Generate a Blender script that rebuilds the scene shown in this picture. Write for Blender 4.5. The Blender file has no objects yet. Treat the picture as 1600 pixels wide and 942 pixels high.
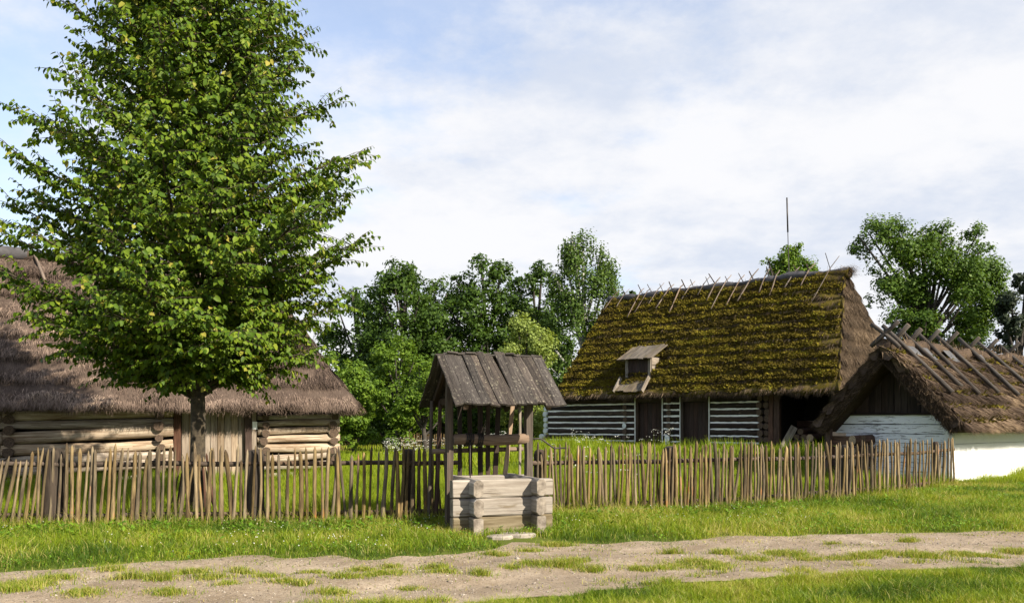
import bpy, math, random
import numpy as np
from mathutils import Vector
random.seed(7); rng = np.random.default_rng(11)
SC = bpy.context.scene; COL = SC.collection
R = math.radians
F = 1600*30.0/36.0; EYE = 1.75; HY = 660.0

# ------------------------------------------------------------------ camera
cam_d = bpy.data.cameras.new('camera'); cam = bpy.data.objects.new('camera', cam_d); COL.objects.link(cam)
cam.location = (0, 0, EYE); cam.rotation_euler = (R(90), 0, 0)
cam_d.sensor_width = 36; cam_d.lens = 30; cam_d.shift_y = (HY-471)/1600.0
cam_d.clip_start = .1; cam_d.clip_end = 2000
SC.camera = cam
# ------------------------------------------------------------------ light
SUN_AZ, SUN_EL = 49.0, 33.0          # azimuth measured from behind the camera towards the right
EXPO = 1.1; SKY = 0.07
sd = Vector((math.sin(R(SUN_AZ))*math.cos(R(SUN_EL)), -math.cos(R(SUN_AZ))*math.cos(R(SUN_EL)), math.sin(R(SUN_EL))))
sl = bpy.data.lights.new('sun', 'SUN'); so = bpy.data.objects.new('sun', sl); COL.objects.link(so)
sl.energy = 5.0; sl.angle = R(0.55); sl.color = (1.0, .90, .74)
so.rotation_euler = (-sd).to_track_quat('-Z', 'Y').to_euler(); so.location = sd*60
W = bpy.data.worlds.new('World'); SC.world = W; W.use_nodes = True
def build_world():
    nt = W.node_tree; N = nt.nodes; L = nt.links; N.clear()
    out = N.new('ShaderNodeOutputWorld'); bg = N.new('ShaderNodeBackground'); bg.inputs[1].default_value = SKY
    sky = N.new('ShaderNodeTexSky'); sky.sky_type = 'NISHITA'; sky.sun_disc = False
    sky.sun_elevation = R(SUN_EL); sky.sun_rotation = R(180-SUN_AZ); sky.air_density = 1.2; sky.dust_density = .6
    tc = N.new('ShaderNodeTexCoord'); sp = N.new('ShaderNodeSeparateXYZ'); L.new(tc.outputs['Generated'], sp.inputs[0])
    def math_(op, a, b=None, clamp=False):
        m = N.new('ShaderNodeMath'); m.operation = op; m.use_clamp = clamp
        for i, v in enumerate((a, b)):
            if v is None: continue
            if isinstance(v, (int, float)): m.inputs[i].default_value = v
            else: L.new(v, m.inputs[i])
        return m.outputs[0]
    z = math_('ADD', math_('MAXIMUM', sp.outputs[2], 0.0), 0.22)
    cb = N.new('ShaderNodeCombineXYZ'); L.new(math_('DIVIDE', sp.outputs[0], z), cb.inputs[0]); L.new(math_('DIVIDE', sp.outputs[1], z), cb.inputs[1])
    def noise(scale, detail, rough, off):
        mp = N.new('ShaderNodeMapping'); mp.inputs['Location'].default_value = off; L.new(cb.outputs[0], mp.inputs[0])
        n = N.new('ShaderNodeTexNoise'); n.inputs['Scale'].default_value = scale; n.inputs['Detail'].default_value = detail
        n.inputs['Roughness'].default_value = rough; L.new(mp.outputs[0], n.inputs['Vector']); return n.outputs['Fac']
    def rng_(v, a, b, c, d):
        m = N.new('ShaderNodeMapRange'); m.interpolation_type = 'SMOOTHSTEP'; L.new(v, m.inputs[0])
        for i, q in enumerate((a, b, c, d)): m.inputs[i+1].default_value = q
        return m.outputs[0]
    n1 = noise(1.5, 9, .60, (3.9, 1.2, 0)); n2 = noise(1.15, 8, .60, (7.1, 4.9, 0)); n3 = noise(5.5, 7, .62, (1.0, 2.0, 0))
    # more cloud to the right of the view and towards the horizon, bluer to the upper left
    side = math_('MULTIPLY', sp.outputs[0], .33)
    up = math_('MULTIPLY', sp.outputs[2], -.42)
    cov = rng_(math_('ADD', math_('ADD', n1, side), math_('ADD', up, math_('MULTIPLY', n3, .16))), .25, .49, .36, .98)
    k = 1/(SKY*2**EXPO)
    cm = N.new('ShaderNodeMix'); cm.data_type = 'RGBA'
    cm.inputs['A'].default_value = (.67*k, .74*k, .88*k, 1); cm.inputs['B'].default_value = (.98*k, .98*k, 1.0*k, 1)
    sh = rng_(math_('ADD', math_('ADD', n2, math_('MULTIPLY', n3, .34)), math_('MULTIPLY', sp.outputs[0], -.18)), .46, .74, .10, 1)
    L.new(sh, cm.inputs['Factor'])
    mx = N.new('ShaderNodeMix'); mx.data_type = 'RGBA'; L.new(cov, mx.inputs['Factor'])
    tm = N.new('ShaderNodeMix'); tm.data_type = 'RGBA'; tm.blend_type = 'MULTIPLY'; tm.inputs['Factor'].default_value = 1; tm.inputs['B'].default_value = (1.3, 1.36, 1.55, 1)
    L.new(sky.outputs[0], tm.inputs['A']); L.new(tm.outputs['Result'], mx.inputs['A']); L.new(cm.outputs['Result'], mx.inputs['B'])
    L.new(mx.outputs['Result'], bg.inputs[0]); L.new(bg.outputs[0], out.inputs[0])
build_world()
vs = SC.view_settings; vs.view_transform = 'Standard'; vs.look = 'None'; vs.exposure = EXPO; vs.gamma = 1; vs.use_curve_mapping = False
SC.render.engine = 'CYCLES'
SC.cycles.max_bounces = 6; SC.cycles.diffuse_bounces = 3; SC.cycles.transmission_bounces = 4; SC.cycles.use_denoising = True

# ------------------------------------------------------------------ helpers
def V(*a): return np.array(a, float)
def G(px, py, z=0.0):
    Y = (EYE-z)*F/(py-HY); return V((px-800)/F*Y, Y, z)
def P(px, py, Y): return V((px-800)/F*Y, Y, EYE-(py-HY)/F*Y)
def on_line(p0, d, px):
    r = (px-800)/F; return (r*p0[1]-p0[0])/(d[0]-r*d[1])
def nrm(v): v = np.asarray(v, float); return v/(np.linalg.norm(v)+1e-12)
def _h(ix, iy, s):
    n = (ix*374761393 + iy*668265263 + s*974634777) & 0xffffffff
    n = ((n ^ (n >> 13))*1274126177) & 0xffffffff
    return ((n ^ (n >> 16)) & 0xffff)/65535.0
def vnoise(x, y, s=0):
    x = np.asarray(x, float); y = np.asarray(y, float)
    x, y = np.broadcast_arrays(x, y)
    ix = np.floor(x).astype(np.int64); iy = np.floor(y).astype(np.int64); fx = x-ix; fy = y-iy
    fx = fx*fx*(3-2*fx); fy = fy*fy*(3-2*fy)
    a = _h(ix, iy, s); b = _h(ix+1, iy, s); c = _h(ix, iy+1, s); d = _h(ix+1, iy+1, s)
    return (a*(1-fx)+b*fx)*(1-fy)+(c*(1-fx)+d*fx)*fy
def fbm(x, y, s=0, o=4):
    t = 0; a = .5; tot = 0
    for i in range(o):
        t = t+a*vnoise(np.asarray(x)*2**i, np.asarray(y)*2**i, s+i*17); tot += a; a *= .5
    return t/tot
def sstep(a, b, x): t = np.clip((np.asarray(x, float)-a)/(b-a), 0, 1); return t*t*(3-2*t)
def terrain(x, y):
    x = np.asarray(x, float); y = np.asarray(y, float)
    h = .6*sstep(26, 33, y)*sstep(-4, 2, x)*(1-sstep(50, 62, y))
    h = h + (fbm(x*.9, y*.9, 5, 3)-.5)*.07*sstep(3, 6, y)
    return h

def hewn(mb, p0, p1, rx, ry, ch, n=6, jit=.006):
    # squared timber with chamfered arrises; ends a little worn
    d = nrm(p1-p0); a = nrm(np.cross(d, V(0, 0, 1))); b = V(0, 0, 1); L_ = np.linalg.norm(p1-p0); rings = []; uo = random.random()*9
    prof = [(-rx, -ry+ch), (-rx, ry-ch), (-rx+ch, ry), (rx-ch, ry), (rx, ry-ch), (rx, -ry+ch), (rx-ch, -ry), (-rx+ch, -ry)]
    per = [0.]
    for i in range(8): q, r = prof[i], prof[(i+1) % 8]; per.append(per[-1]+math.hypot(r[0]-q[0], r[1]-q[1]))
    st = [0, .012/L_]+[(i+1)/n for i in range(n-1)]+[1-.012/L_, 1]
    for k, f in enumerate(st):
        sh = .955 if k in (0, len(st)-1) else 1.; c = p0+(p1-p0)*f; ring = []
        for (x, y) in prof:
            mb.v.append(c+a*(x*sh+random.uniform(-jit, jit))+b*(y*sh+random.uniform(-jit, jit))); ring.append(len(mb.v)-1)
        rings.append(ring)
    for k in range(len(st)-1):
        for i in range(8):
            j = (i+1) % 8; u0, u1 = uo+per[i], uo+per[i+1]
            mb.face((rings[k][i], rings[k][j], rings[k+1][j], rings[k+1][i]), [(u0, st[k]*L_), (u1, st[k]*L_), (u1, st[k+1]*L_), (u0, st[k+1]*L_)], 0)
    cu = [(uo+x, y) for x, y in prof]; mb.face(rings[0][::-1], cu[::-1], 1); mb.face(rings[-1], cu, 1); return mb
class MB:
    def __init__(s): s.v = []; s.f = []; s.uv = []; s.m = []
    def face(s, idx, uvs, m=0): s.f.append(tuple(idx)); s.uv.extend(uvs); s.m.append(m)
    def tube(s, pts, rad, seg=8, p=2.0, up=None, rx=1., ry=1., caps=True, m=0, mc=1, rough=0., uo=None):
        pts = [np.asarray(q, float) for q in pts]; n = len(pts)
        if np.isscalar(rad): rad = [rad]*n
        uo = random.random()*9 if uo is None else uo
        rings = []; L = 0; Ls = []
        for i in range(n):
            t = nrm(pts[min(i+1, n-1)]-pts[max(i-1, 0)])
            ref = np.asarray(up, float) if up is not None else (V(0, 0, 1) if abs(t[2]) < .9 else V(1, 0, 0))
            a = nrm(np.cross(t, ref)); b = np.cross(a, t)
            if i: L += np.linalg.norm(pts[i]-pts[i-1])
            Ls.append(L); ring = []
            for k in range(seg):
                th = 2*math.pi*(k+.5)/seg; c, sn = math.cos(th), math.sin(th)
                q = 1/((abs(c)**p+abs(sn)**p)**(1/p)) * rad[i]*(1+random.uniform(-rough, rough))
                s.v.append(pts[i]+a*c*q*rx+b*sn*q*ry); ring.append(len(s.v)-1)
            rings.append(ring)
        for i in range(n-1):
            r0 = max(rad[i], .004)
            for k in range(seg):
                k2 = (k+1) % seg
                u0 = uo+2*math.pi*r0*k/seg; u1 = uo+2*math.pi*r0*(k+1)/seg
                s.face((rings[i][k2], rings[i][k], rings[i+1][k], rings[i+1][k2]), [(u1, Ls[i]), (u0, Ls[i]), (u0, Ls[i+1]), (u1, Ls[i+1])], m)
        if caps:
            cu = [(uo+.5+.5*math.cos(2*math.pi*k/seg), .5+.5*math.sin(2*math.pi*k/seg)) for k in range(seg)]
            s.face(rings[0], cu, mc); s.face(list(reversed(rings[-1])), list(reversed(cu)), mc)
        return s
    def plank(s, p0, p1, wd, w, th, nseg=4, jit=.0, wtaper=1., endj=0., m=0, mc=1, warp=0., nz=1):
        p0 = np.asarray(p0, float); p1 = np.asarray(p1, float); ld = nrm(p1-p0); wd = np.asarray(wd, float)
        wd = nrm(wd-ld*np.dot(wd, ld)); td = np.cross(ld, wd); Ln = np.linalg.norm(p1-p0)
        uo = random.random()*9; rings = []; wp = random.uniform(-warp, warp); b = min(.006, th*.2)
        for i in range(nseg+1):
            f = i/nseg; c = p0+(p1-p0)*f + td*wp*math.sin(math.pi*f)*1.0
            ww = w*(1+(wtaper-1)*f); jl = random.uniform(-jit, jit); jr = random.uniform(-jit, jit)
            e0 = random.uniform(-endj, endj) if i in (0, nseg) else 0; e1 = random.uniform(-endj, endj) if i in (0, nseg) else 0
            l = c-wd*(ww/2+jl)+ld*e0; r = c+wd*(ww/2+jr)+ld*e1; t2 = td*th/2
            ring = [l-t2+wd*b, r-t2-wd*b, r-t2*.6, r+t2*.6, r+t2-wd*b, l+t2+wd*b, l+t2*.6, l-t2*.6]
            rings.append(list(range(len(s.v), len(s.v)+8))); s.v.extend(ring)
        per = [0, w, w+.01, w+.01+th, w+.02+th, 2*w+.02+th, 2*w+.03+th, 2*w+.03+2*th, 2*w+.04+2*th]
        for i in range(nseg):
            for k in range(8):
                k2 = (k+1) % 8; v0 = Ln*i/nseg; v1 = Ln*(i+1)/nseg; u0 = uo+per[k]; u1 = uo+per[k+1]
                s.face((rings[i][k], rings[i][k2], rings[i+1][k2], rings[i+1][k]), [(u0, v0), (u1, v0), (u1, v1), (u0, v1)], m)
        s.face(list(reversed(rings[0])), [(uo+.1*k, .1) for k in range(8)], mc); s.face(rings[-1], [(uo+.1*k, .1) for k in range(8)], mc)
        return s
    def hexa(s, c, m=0):       # 8 corners: bottom 4 (ccw seen from above) then top 4
        b = len(s.v); s.v.extend([np.asarray(q, float) for q in c])
        for q in ((3, 2, 1, 0), (4, 5, 6, 7), (0, 1, 5, 4), (1, 2, 6, 5), (2, 3, 7, 6), (3, 0, 4, 7)):
            pts = [s.v[b+i] for i in q]; e = nrm(pts[1]-pts[0]); f = pts[3]-pts[0]; f = nrm(f-e*np.dot(f, e))
            s.face([b+i for i in q], [(float(np.dot(x-pts[0], e)), float(np.dot(x-pts[0], f))) for x in pts], m)
        return s
    def build(s, name, mats, parent=None, smooth=False, org=None):
        o = V(0, 0, 0)
        if parent is not None: o = V(*parent.get('_o', (0, 0, 0)))
        elif org is not None: o = np.asarray(org, float)
        me = bpy.data.meshes.new(name)
        me.from_pydata([tuple(q-o) for q in s.v], [], s.f)
        uv = me.uv_layers.new(name='UVMap'); uv.data.foreach_set('uv', np.array(s.uv, 'f').ravel())
        for mt in (mats if isinstance(mats, (list, tuple)) else [mats]): me.materials.append(mt)
        nm = len(me.materials); me.polygons.foreach_set('material_index', [min(k, nm-1) for k in s.m])
        if smooth: me.polygons.foreach_set('use_smooth', [len(q) == 4 for q in s.f])
        me.update()
        return link(name, me, parent, o)
def link(name, me, parent, o):
    ob = bpy.data.objects.new(name, me); COL.objects.link(ob)
    if parent is not None: ob.parent = parent; ob['_o'] = list(parent.get('_o', (0, 0, 0)))
    else: ob.location = o; ob['_o'] = list(o)
    return ob
def mesh_np(name, verts, faces, mats, parent=None, tint=None, uv=None, smooth=False, fm=None, org=None):
    o = V(*parent.get('_o', (0, 0, 0))) if parent is not None else (V(0, 0, 0) if org is None else np.asarray(org, float))
    me = bpy.data.meshes.new(name); verts = np.asarray(verts, 'f')-o.astype('f')
    me.vertices.add(len(verts)); me.vertices.foreach_set('co', verts.ravel())
    fl = [np.asarray(f, np.int32) for f in (faces if isinstance(faces, list) else [faces]) if len(f)]
    lv = np.concatenate([f.ravel() for f in fl]); tot = np.concatenate([np.full(len(f), f.shape[1], np.int32) for f in fl])
    st = np.concatenate([[0], np.cumsum(tot)[:-1]]).astype(np.int32)
    me.loops.add(len(lv)); me.loops.foreach_set('vertex_index', lv)
    me.polygons.add(len(tot)); me.polygons.foreach_set('loop_start', st)
    if smooth: me.polygons.foreach_set('use_smooth', np.ones(len(tot), bool))
    if fm is not None: me.polygons.foreach_set('material_index', np.asarray(fm, np.int32))
    if tint is not None:
        a = me.attributes.new('tint', 'FLOAT', 'POINT'); a.data.foreach_set('value', np.asarray(tint, 'f'))
    if uv is not None:
        u = me.uv_layers.new(name='UVMap'); u.data.foreach_set('uv', np.asarray(uv, 'f')[lv].ravel())
    for mt in (mats if isinstance(mats, (list, tuple)) else [mats]): me.materials.append(mt)
    me.update(calc_edges=True)
    return link(name, me, parent, o)
def tag(o, label=None, cat=None, group=None, kind=None):
    if label: o['label'] = label
    if cat: o['category'] = cat
    if group: o['group'] = group
    if kind: o['kind'] = kind
    return o
def thing(name, label, cat, loc, group=None):
    o = bpy.data.objects.new(name, None); COL.objects.link(o); o.location = tuple(loc); o['_o'] = [float(q) for q in loc]
    o.empty_display_size = .2
    return tag(o, label, cat, group)

# ------------------------------------------------------------------ materials
def newmat(name):
    m = bpy.data.materials.new(name); m.use_nodes = True; nt = m.node_tree; nt.nodes.clear()
    out = nt.nodes.new('ShaderNodeOutputMaterial'); return m, nt, nt.nodes, nt.links, out
def ramp(N, stops):
    r = N.new('ShaderNodeValToRGB'); e = r.color_ramp.elements
    while len(e) < len(stops): e.new(.5)
    for i, (p, c) in enumerate(stops): e[i].position = p; e[i].color = (*c, 1) if len(c) == 3 else c
    return r
def tnoise(N, L, vec, scale, detail=4, rough=.6, w=None):
    n = N.new('ShaderNodeTexNoise'); n.inputs['Scale'].default_value = scale; n.inputs['Detail'].default_value = detail; n.inputs['Roughness'].default_value = rough
    if vec is not None: L.new(vec, n.inputs['Vector'])
    if w is not None: n.noise_dimensions = '4D'; L.new(w, n.inputs['W'])
    return n.outputs['Fac']
def mapping(N, L, vec, sc):
    m = N.new('ShaderNodeMapping'); m.inputs['Scale'].default_value = sc; L.new(vec, m.inputs[0]); return m.outputs[0]
def mixc(N, L, fac, a, b, mode='MIX'):
    m = N.new('ShaderNodeMix'); m.data_type = 'RGBA'; m.blend_type = mode
    for s, v in (('Factor', fac), ('A', a), ('B', b)):
        if isinstance(v, (int, float)): m.inputs[s].default_value = v
        elif isinstance(v, tuple): m.inputs[s].default_value = (*v, 1)
        else: L.new(v, m.inputs[s])
    return m.outputs['Result']
def mrange(N, L, v, a, b, c=0., d=1.):
    m = N.new('ShaderNodeMapRange'); L.new(v, m.inputs[0])
    for i, q in enumerate((a, b, c, d)): m.inputs[i+1].default_value = q
    return m.outputs[0]
def wood(name, dark, mid, light, patch=None, patch_t=.6, lichen=None, crack=.5, var=.35, gx=38, gy=1.6, bump=.5, rough=.85):
    m, nt, N, L, out = newmat(name)
    uv = N.new('ShaderNodeUVMap').outputs[0]; oi = N.new('ShaderNodeObjectInfo').outputs['Random']
    w = N.new('ShaderNodeMath'); w.operation = 'MULTIPLY'; L.new(oi, w.inputs[0]); w.inputs[1].default_value = 41; w = w.outputs[0]
    g = tnoise(N, L, mapping(N, L, uv, (gx, gy, 1)), 1, 6, .65, w)
    b = tnoise(N, L, mapping(N, L, uv, (5, 1.1, 1)), 1, 4, .6, w)
    s = N.new('ShaderNodeMath'); s.operation = 'MULTIPLY_ADD'; L.new(b, s.inputs[0]); s.inputs[1].default_value = .6; L.new(g, s.inputs[2])
    r = ramp(N, [(.42, dark), (.72, mid), (1.0, light)]); L.new(mrange(N, L, s.outputs[0], .25, 1.25), r.inputs[0])
    c = r.outputs[0]
    if patch:
        pn = tnoise(N, L, mapping(N, L, uv, (9, 2.2, 1)), 1, 3, .55, w)
        c = mixc(N, L, mrange(N, L, pn, patch_t, patch_t+.08), c, patch)
    if lichen:
        ln = tnoise(N, L, mapping(N, L, uv, (24, 14, 1)), 1, 5, .7, w)
        c = mixc(N, L, mrange(N, L, ln, .56, .66, 0, .85), c, lichen)
    ck = tnoise(N, L, mapping(N, L, uv, (70, .9, 1)), 1, 3, .5, w)
    cf = mrange(N, L, ck, .30, .40, crack, 0)
    c = mixc(N, L, cf, c, (.012, .009, .007))
    hsv = N.new('ShaderNodeHueSaturation'); L.new(c, hsv.inputs['Color']); L.new(mrange(N, L, oi, 0, 1, 1-var, 1+var), hsv.inputs['Value'])
    fr = N.new('ShaderNodeMath'); fr.operation = 'FRACT'; L.new(w, fr.inputs[0]); L.new(mrange(N, L, fr.outputs[0], 0, 1, .75, 1.15), hsv.inputs['Saturation'])
    p = N.new('ShaderNodeBsdfPrincipled'); L.new(hsv.outputs[0], p.inputs['Base Color']); p.inputs['Roughness'].default_value = rough
    p.inputs['Specular IOR Level'].default_value = .25
    bm = N.new('ShaderNodeBump'); bm.inputs['Strength'].default_value = bump; bm.inputs['Distance'].default_value = .012
    hs = N.new('ShaderNodeMath'); hs.operation = 'SUBTRACT'; L.new(g, hs.inputs[0]); L.new(cf, hs.inputs[1]); L.new(hs.outputs[0], bm.inputs['Height'])
    L.new(bm.outputs[0], p.inputs['Normal']); L.new(p.outputs[0], out.inputs[0]); return m
def endgrain(name, a, b):
    m, nt, N, L, out = newmat(name)
    uv = N.new('ShaderNodeUVMap').outputs[0]; n = tnoise(N, L, mapping(N, L, uv, (7, 7, 1)), 1, 5, .7)
    r = ramp(N, [(.35, a), (.65, b)]); L.new(n, r.inputs[0])
    p = N.new('ShaderNodeBsdfPrincipled'); L.new(r.outputs[0], p.inputs['Base Color']); p.inputs['Roughness'].default_value = .9
    L.new(p.outputs[0], out.inputs[0]); return m
def plain(name, a, b, scale=6, rough=.85, bump=.0, metal=0., det=5):
    m, nt, N, L, out = newmat(name)
    tc = N.new('ShaderNodeTexCoord').outputs['Object']; n = tnoise(N, L, tc, scale, det, .65)
    r = ramp(N, [(.3, a), (.7, b)]); L.new(n, r.inputs[0])
    p = N.new('ShaderNodeBsdfPrincipled'); L.new(r.outputs[0], p.inputs['Base Color']); p.inputs['Roughness'].default_value = rough; p.inputs['Metallic'].default_value = metal
    if bump:
        bm = N.new('ShaderNodeBump'); bm.inputs['Strength'].default_value = bump; bm.inputs['Distance'].default_value = .03; L.new(n, bm.inputs['Height']); L.new(bm.outputs[0], p.inputs['Normal'])
    L.new(p.outputs[0], out.inputs[0]); return m
def leafmat(name, stops, trans=.35, rough=.55, spec=.2, tcol=None):
    m, nt, N, L, out = newmat(name)
    at = N.new('ShaderNodeAttribute'); at.attribute_name = 'tint'
    r = ramp(N, stops); L.new(at.outputs['Fac'], r.inputs[0])
    p = N.new('ShaderNodeBsdfPrincipled'); L.new(r.outputs[0], p.inputs['Base Color']); p.inputs['Roughness'].default_value = rough; p.inputs['Specular IOR Level'].default_value = spec
    t = N.new('ShaderNodeBsdfTranslucent')
    L.new(mixc(N, L, .8, r.outputs[0], tcol or (1.35, 1.25, .5), 'MULTIPLY'), t.inputs[0])
    mx = N.new('ShaderNodeMixShader'); mx.inputs[0].default_value = trans; L.new(p.outputs[0], mx.inputs[1]); L.new(t.outputs[0], mx.inputs[2])
    L.new(mx.outputs[0], out.inputs[0]); return m
def strawmat(name, stops, rough=.8):
    m, nt, N, L, out = newmat(name)
    at = N.new('ShaderNodeAttribute'); at.attribute_name = 'tint'
    r = ramp(N, stops); L.new(at.outputs['Fac'], r.inputs[0])
    p = N.new('ShaderNodeBsdfPrincipled'); L.new(r.outputs[0], p.inputs['Base Color']); p.inputs['Roughness'].default_value = rough; p.inputs['Specular IOR Level'].default_value = .15
    L.new(p.outputs[0], out.inputs[0]); return m
def thatchmat(name, dark, mid, light, moss=None, moss_lo=.45):
    m, nt, N, L, out = newmat(name)
    uv = N.new('ShaderNodeUVMap').outputs[0]; tc = N.new('ShaderNodeTexCoord').outputs['Object']
    g = tnoise(N, L, mapping(N, L, uv, (45, 4, 1)), 1, 5, .7); b = tnoise(N, L, tc, 1.3, 5, .65)
    s = N.new('ShaderNodeMath'); s.operation = 'MULTIPLY_ADD'; L.new(b, s.inputs[0]); s.inputs[1].default_value = .7; L.new(g, s.inputs[2])
    r = ramp(N, [(.3, dark), (.6, mid), (.95, light)]); L.new(mrange(N, L, s.outputs[0], .3, 1.3), r.inputs[0]); c = r.outputs[0]
    if moss:
        mn = tnoise(N, L, tc, 2.6, 6, .7); c = mixc(N, L, mrange(N, L, mn, moss_lo, moss_lo+.12), c, moss)
    p = N.new('ShaderNodeBsdfPrincipled'); L.new(c, p.inputs['Base Color']); p.inputs['Roughness'].default_value = .95; p.inputs['Specular IOR Level'].default_value = .1
    bm = N.new('ShaderNodeBump'); bm.inputs['Strength'].default_value = .8; bm.inputs['Distance'].default_value = .03; L.new(g, bm.inputs['Height'])
    L.new(bm.outputs[0], p.inputs['Normal']); L.new(p.outputs[0], out.inputs[0]); return m

M = {}
M['barn_log'] = wood('weathered_pale_log', (.19, .13, .085), (.47, .395, .305), (.66, .60, .51), patch=(.30, .15, .06), patch_t=.70, crack=.75, var=.16, gx=24, gy=.9)
M['barn_end'] = endgrain('log_end_grain', (.022, .014, .010), (.12, .078, .05))
M['barn_end_pale'] = endgrain('pale_log_end_grain', (.14, .09, .055), (.42, .32, .22))
M['barn_plank'] = wood('weathered_door_plank', (.16, .115, .08), (.33, .265, .195), (.46, .39, .31), patch=(.17, .08, .045), patch_t=.66, crack=.8, var=.22, gx=40, gy=1.0)
M['dark_post'] = wood('dark_brown_timber', (.022, .014, .010), (.060, .040, .030), (.11, .08, .06), crack=.6, var=.25)
M['red_post'] = wood('reddish_brown_timber', (.035, .018, .012), (.11, .06, .042), (.17, .11, .08), crack=.6, var=.2)
M['picket'] = wood('split_stick', (.06, .040, .021), (.22, .162, .082), (.38, .30, .17), patch=(.27, .12, .04), patch_t=.64, crack=.6, var=.42, gx=26, gy=2.5)
M['picket_end'] = endgrain('stick_end', (.10, .07, .04), (.3, .22, .13))
M['fence_post'] = wood('old_fence_post', (.02, .015, .011), (.06, .043, .030), (.14, .10, .07), crack=.8, var=.2)
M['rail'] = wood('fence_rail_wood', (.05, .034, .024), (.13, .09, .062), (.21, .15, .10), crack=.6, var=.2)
M['well_log'] = wood('hewn_pale_timber', (.20, .172, .145), (.335, .305, .268), (.43, .40, .365), patch=(.17, .14, .105), patch_t=.58, crack=.75, var=.08, gx=20, gy=1.2)
M['well_end'] = endgrain('hewn_timber_end', (.09, .072, .056), (.28, .24, .195))
M['well_low'] = wood('soil_stained_timber', (.11, .085, .05), (.22, .185, .125), (.31, .27, .20), crack=.4, var=.06, gx=18, gy=1.5)
M['well_roof'] = wood('grey_roof_plank', (.026, .021, .018), (.078, .064, .054), (.16, .14, .12), lichen=(.25, .225, .165), crack=.9, var=.28, gx=34, gy=1.1, bump=.9)
M['well_post'] = wood('brown_well_post', (.045, .034, .026), (.12, .092, .070), (.25, .20, .16), crack=.5, var=.15)
M['slat_pale'] = wood('fresh_slat', (.22, .13, .07), (.42, .29, .17), (.5, .38, .25), crack=.3, var=.1)
M['roller'] = wood('roller_wood', (.10, .07, .052), (.22, .165, .125), (.32, .255, .2), crack=.6, var=.05)
M['iron'] = plain('old_iron', (.02, .018, .017), (.06, .05, .045), 20, .55, metal=.6)
M['cottage_log'] = wood('dark_tarred_log', (.020, .013, .010), (.055, .037, .027), (.12, .085, .055), patch=(.10, .07, .045), patch_t=.62, crack=.6, var=.5)
M['whitewash'] = plain('whitewash', (.66, .67, .66), (.86, .86, .84), 5, .9)
M['white_end'] = plain('whitewashed_log_end', (.46, .52, .53), (.74, .77, .76), 9, .9)
M['door'] = wood('dark_door_board', (.022, .013, .011), (.050, .030, .025), (.085, .055, .045), crack=.5, var=.15)
M['hut_board'] = wood('dark_gable_board', (.018, .012, .009), (.045, .031, .024), (.095, .068, .05), crack=.7, var=.4)
M['black'] = plain('interior_shade_board', (.008, .006, .005), (.018, .014, .011), 3, .95)  # near-black colour paints in the darkness of interiors, recesses and gaps
M['felt'] = plain('grey_ridge_felt', (.035, .033, .036), (.085, .08, .085), 4, .8)
M['sheet'] = plain('grey_tin_sheet', (.05, .05, .055), (.10, .10, .105), 5, .6, metal=.2)
M['pole'] = wood('grey_ridge_pole', (.026, .021, .018), (.075, .064, .055), (.15, .13, .115), crack=.6, var=.2)
M['stick'] = wood('thin_ridge_stick', (.07, .05, .038), (.20, .155, .12), (.33, .27, .21), crack=.4, var=.35)
M['dormer'] = wood('mossy_dormer_board', (.07, .055, .04), (.21, .17, .125), (.36, .31, .25), patch=(.12, .105, .03), patch_t=.58, crack=.7, var=.2)
M['dormer_side'] = wood('grey_dormer_frame', (.12, .10, .08), (.30, .26, .22), (.42, .38, .33), crack=.5, var=.1)
M['bark'] = plain('linden_bark', (.020, .015, .010), (.085, .066, .040), 11, .95, .9)
M['bark2'] = plain('grey_tree_bark', (.02, .017, .014), (.06, .05, .042), 5, .95, .8)
M['birch_bark'] = plain('birch_bark', (.05, .05, .05), (.55, .54, .5), 3, .9)
M['stone'] = plain('pale_flat_stone', (.20, .17, .14), (.34, .30, .25), 9, .9, .6)
M['paper'] = plain('white_paper', (.78, .78, .78), (.84, .84, .84), 3, .7)
def painted_log():
    m, nt, N, L, out = newmat('white_painted_log')
    uv = N.new('ShaderNodeUVMap').outputs[0]; oi = N.new('ShaderNodeObjectInfo').outputs['Random']
    w = N.new('ShaderNodeMath'); w.operation = 'MULTIPLY'; L.new(oi, w.inputs[0]); w.inputs[1].default_value = 41; w = w.outputs[0]
    a = tnoise(N, L, mapping(N, L, uv, (22, 2.6, 1)), 1, 5, .7, w); b = tnoise(N, L, mapping(N, L, uv, (3, 1, 1)), 1, 4, .6, w)
    c = mixc(N, L, b, (.62, .66, .72), (.80, .82, .84))
    c = mixc(N, L, mrange(N, L, a, .55, .60, 0, .8), c, (.06, .05, .045))
    p = N.new('ShaderNodeBsdfPrincipled'); L.new(c, p.inputs['Base Color']); p.inputs['Roughness'].default_value = .8
    bm = N.new('ShaderNodeBump'); bm.inputs['Strength'].default_value = .5; bm.inputs['Distance'].default_value = .01; bm.invert = True; L.new(a, bm.inputs['Height']); L.new(bm.outputs[0], p.inputs['Normal'])
    L.new(p.outputs[0], out.inputs[0]); return m
M['hut_white'] = painted_log()
M['limewash'] = plain('limewashed_wall', (.80, .80, .78), (.86, .86, .84), 2.5, .9, .25)
M['thatch_barn'] = thatchmat('brown_thatch', (.028, .020, .016), (.085, .062, .049), (.17, .13, .10))
M['straw_barn'] = strawmat('barn_straw', [(0, (.036, .025, .020)), (.45, (.135, .097, .075)), (.85, (.265, .195, .152)), (1, (.42, .32, .23))])
M['thatch_cot'] = thatchmat('mossy_thatch', (.030, .020, .012), (.085, .060, .034), (.18, .13, .08), moss=(.10, .076, .012), moss_lo=.40)
M['straw_cot'] = strawmat('cottage_straw', [(0, (.025, .017, .011)), (.5, (.085, .058, .034)), (.85, (.19, .135, .085)), (1, (.32, .24, .16))])
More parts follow.
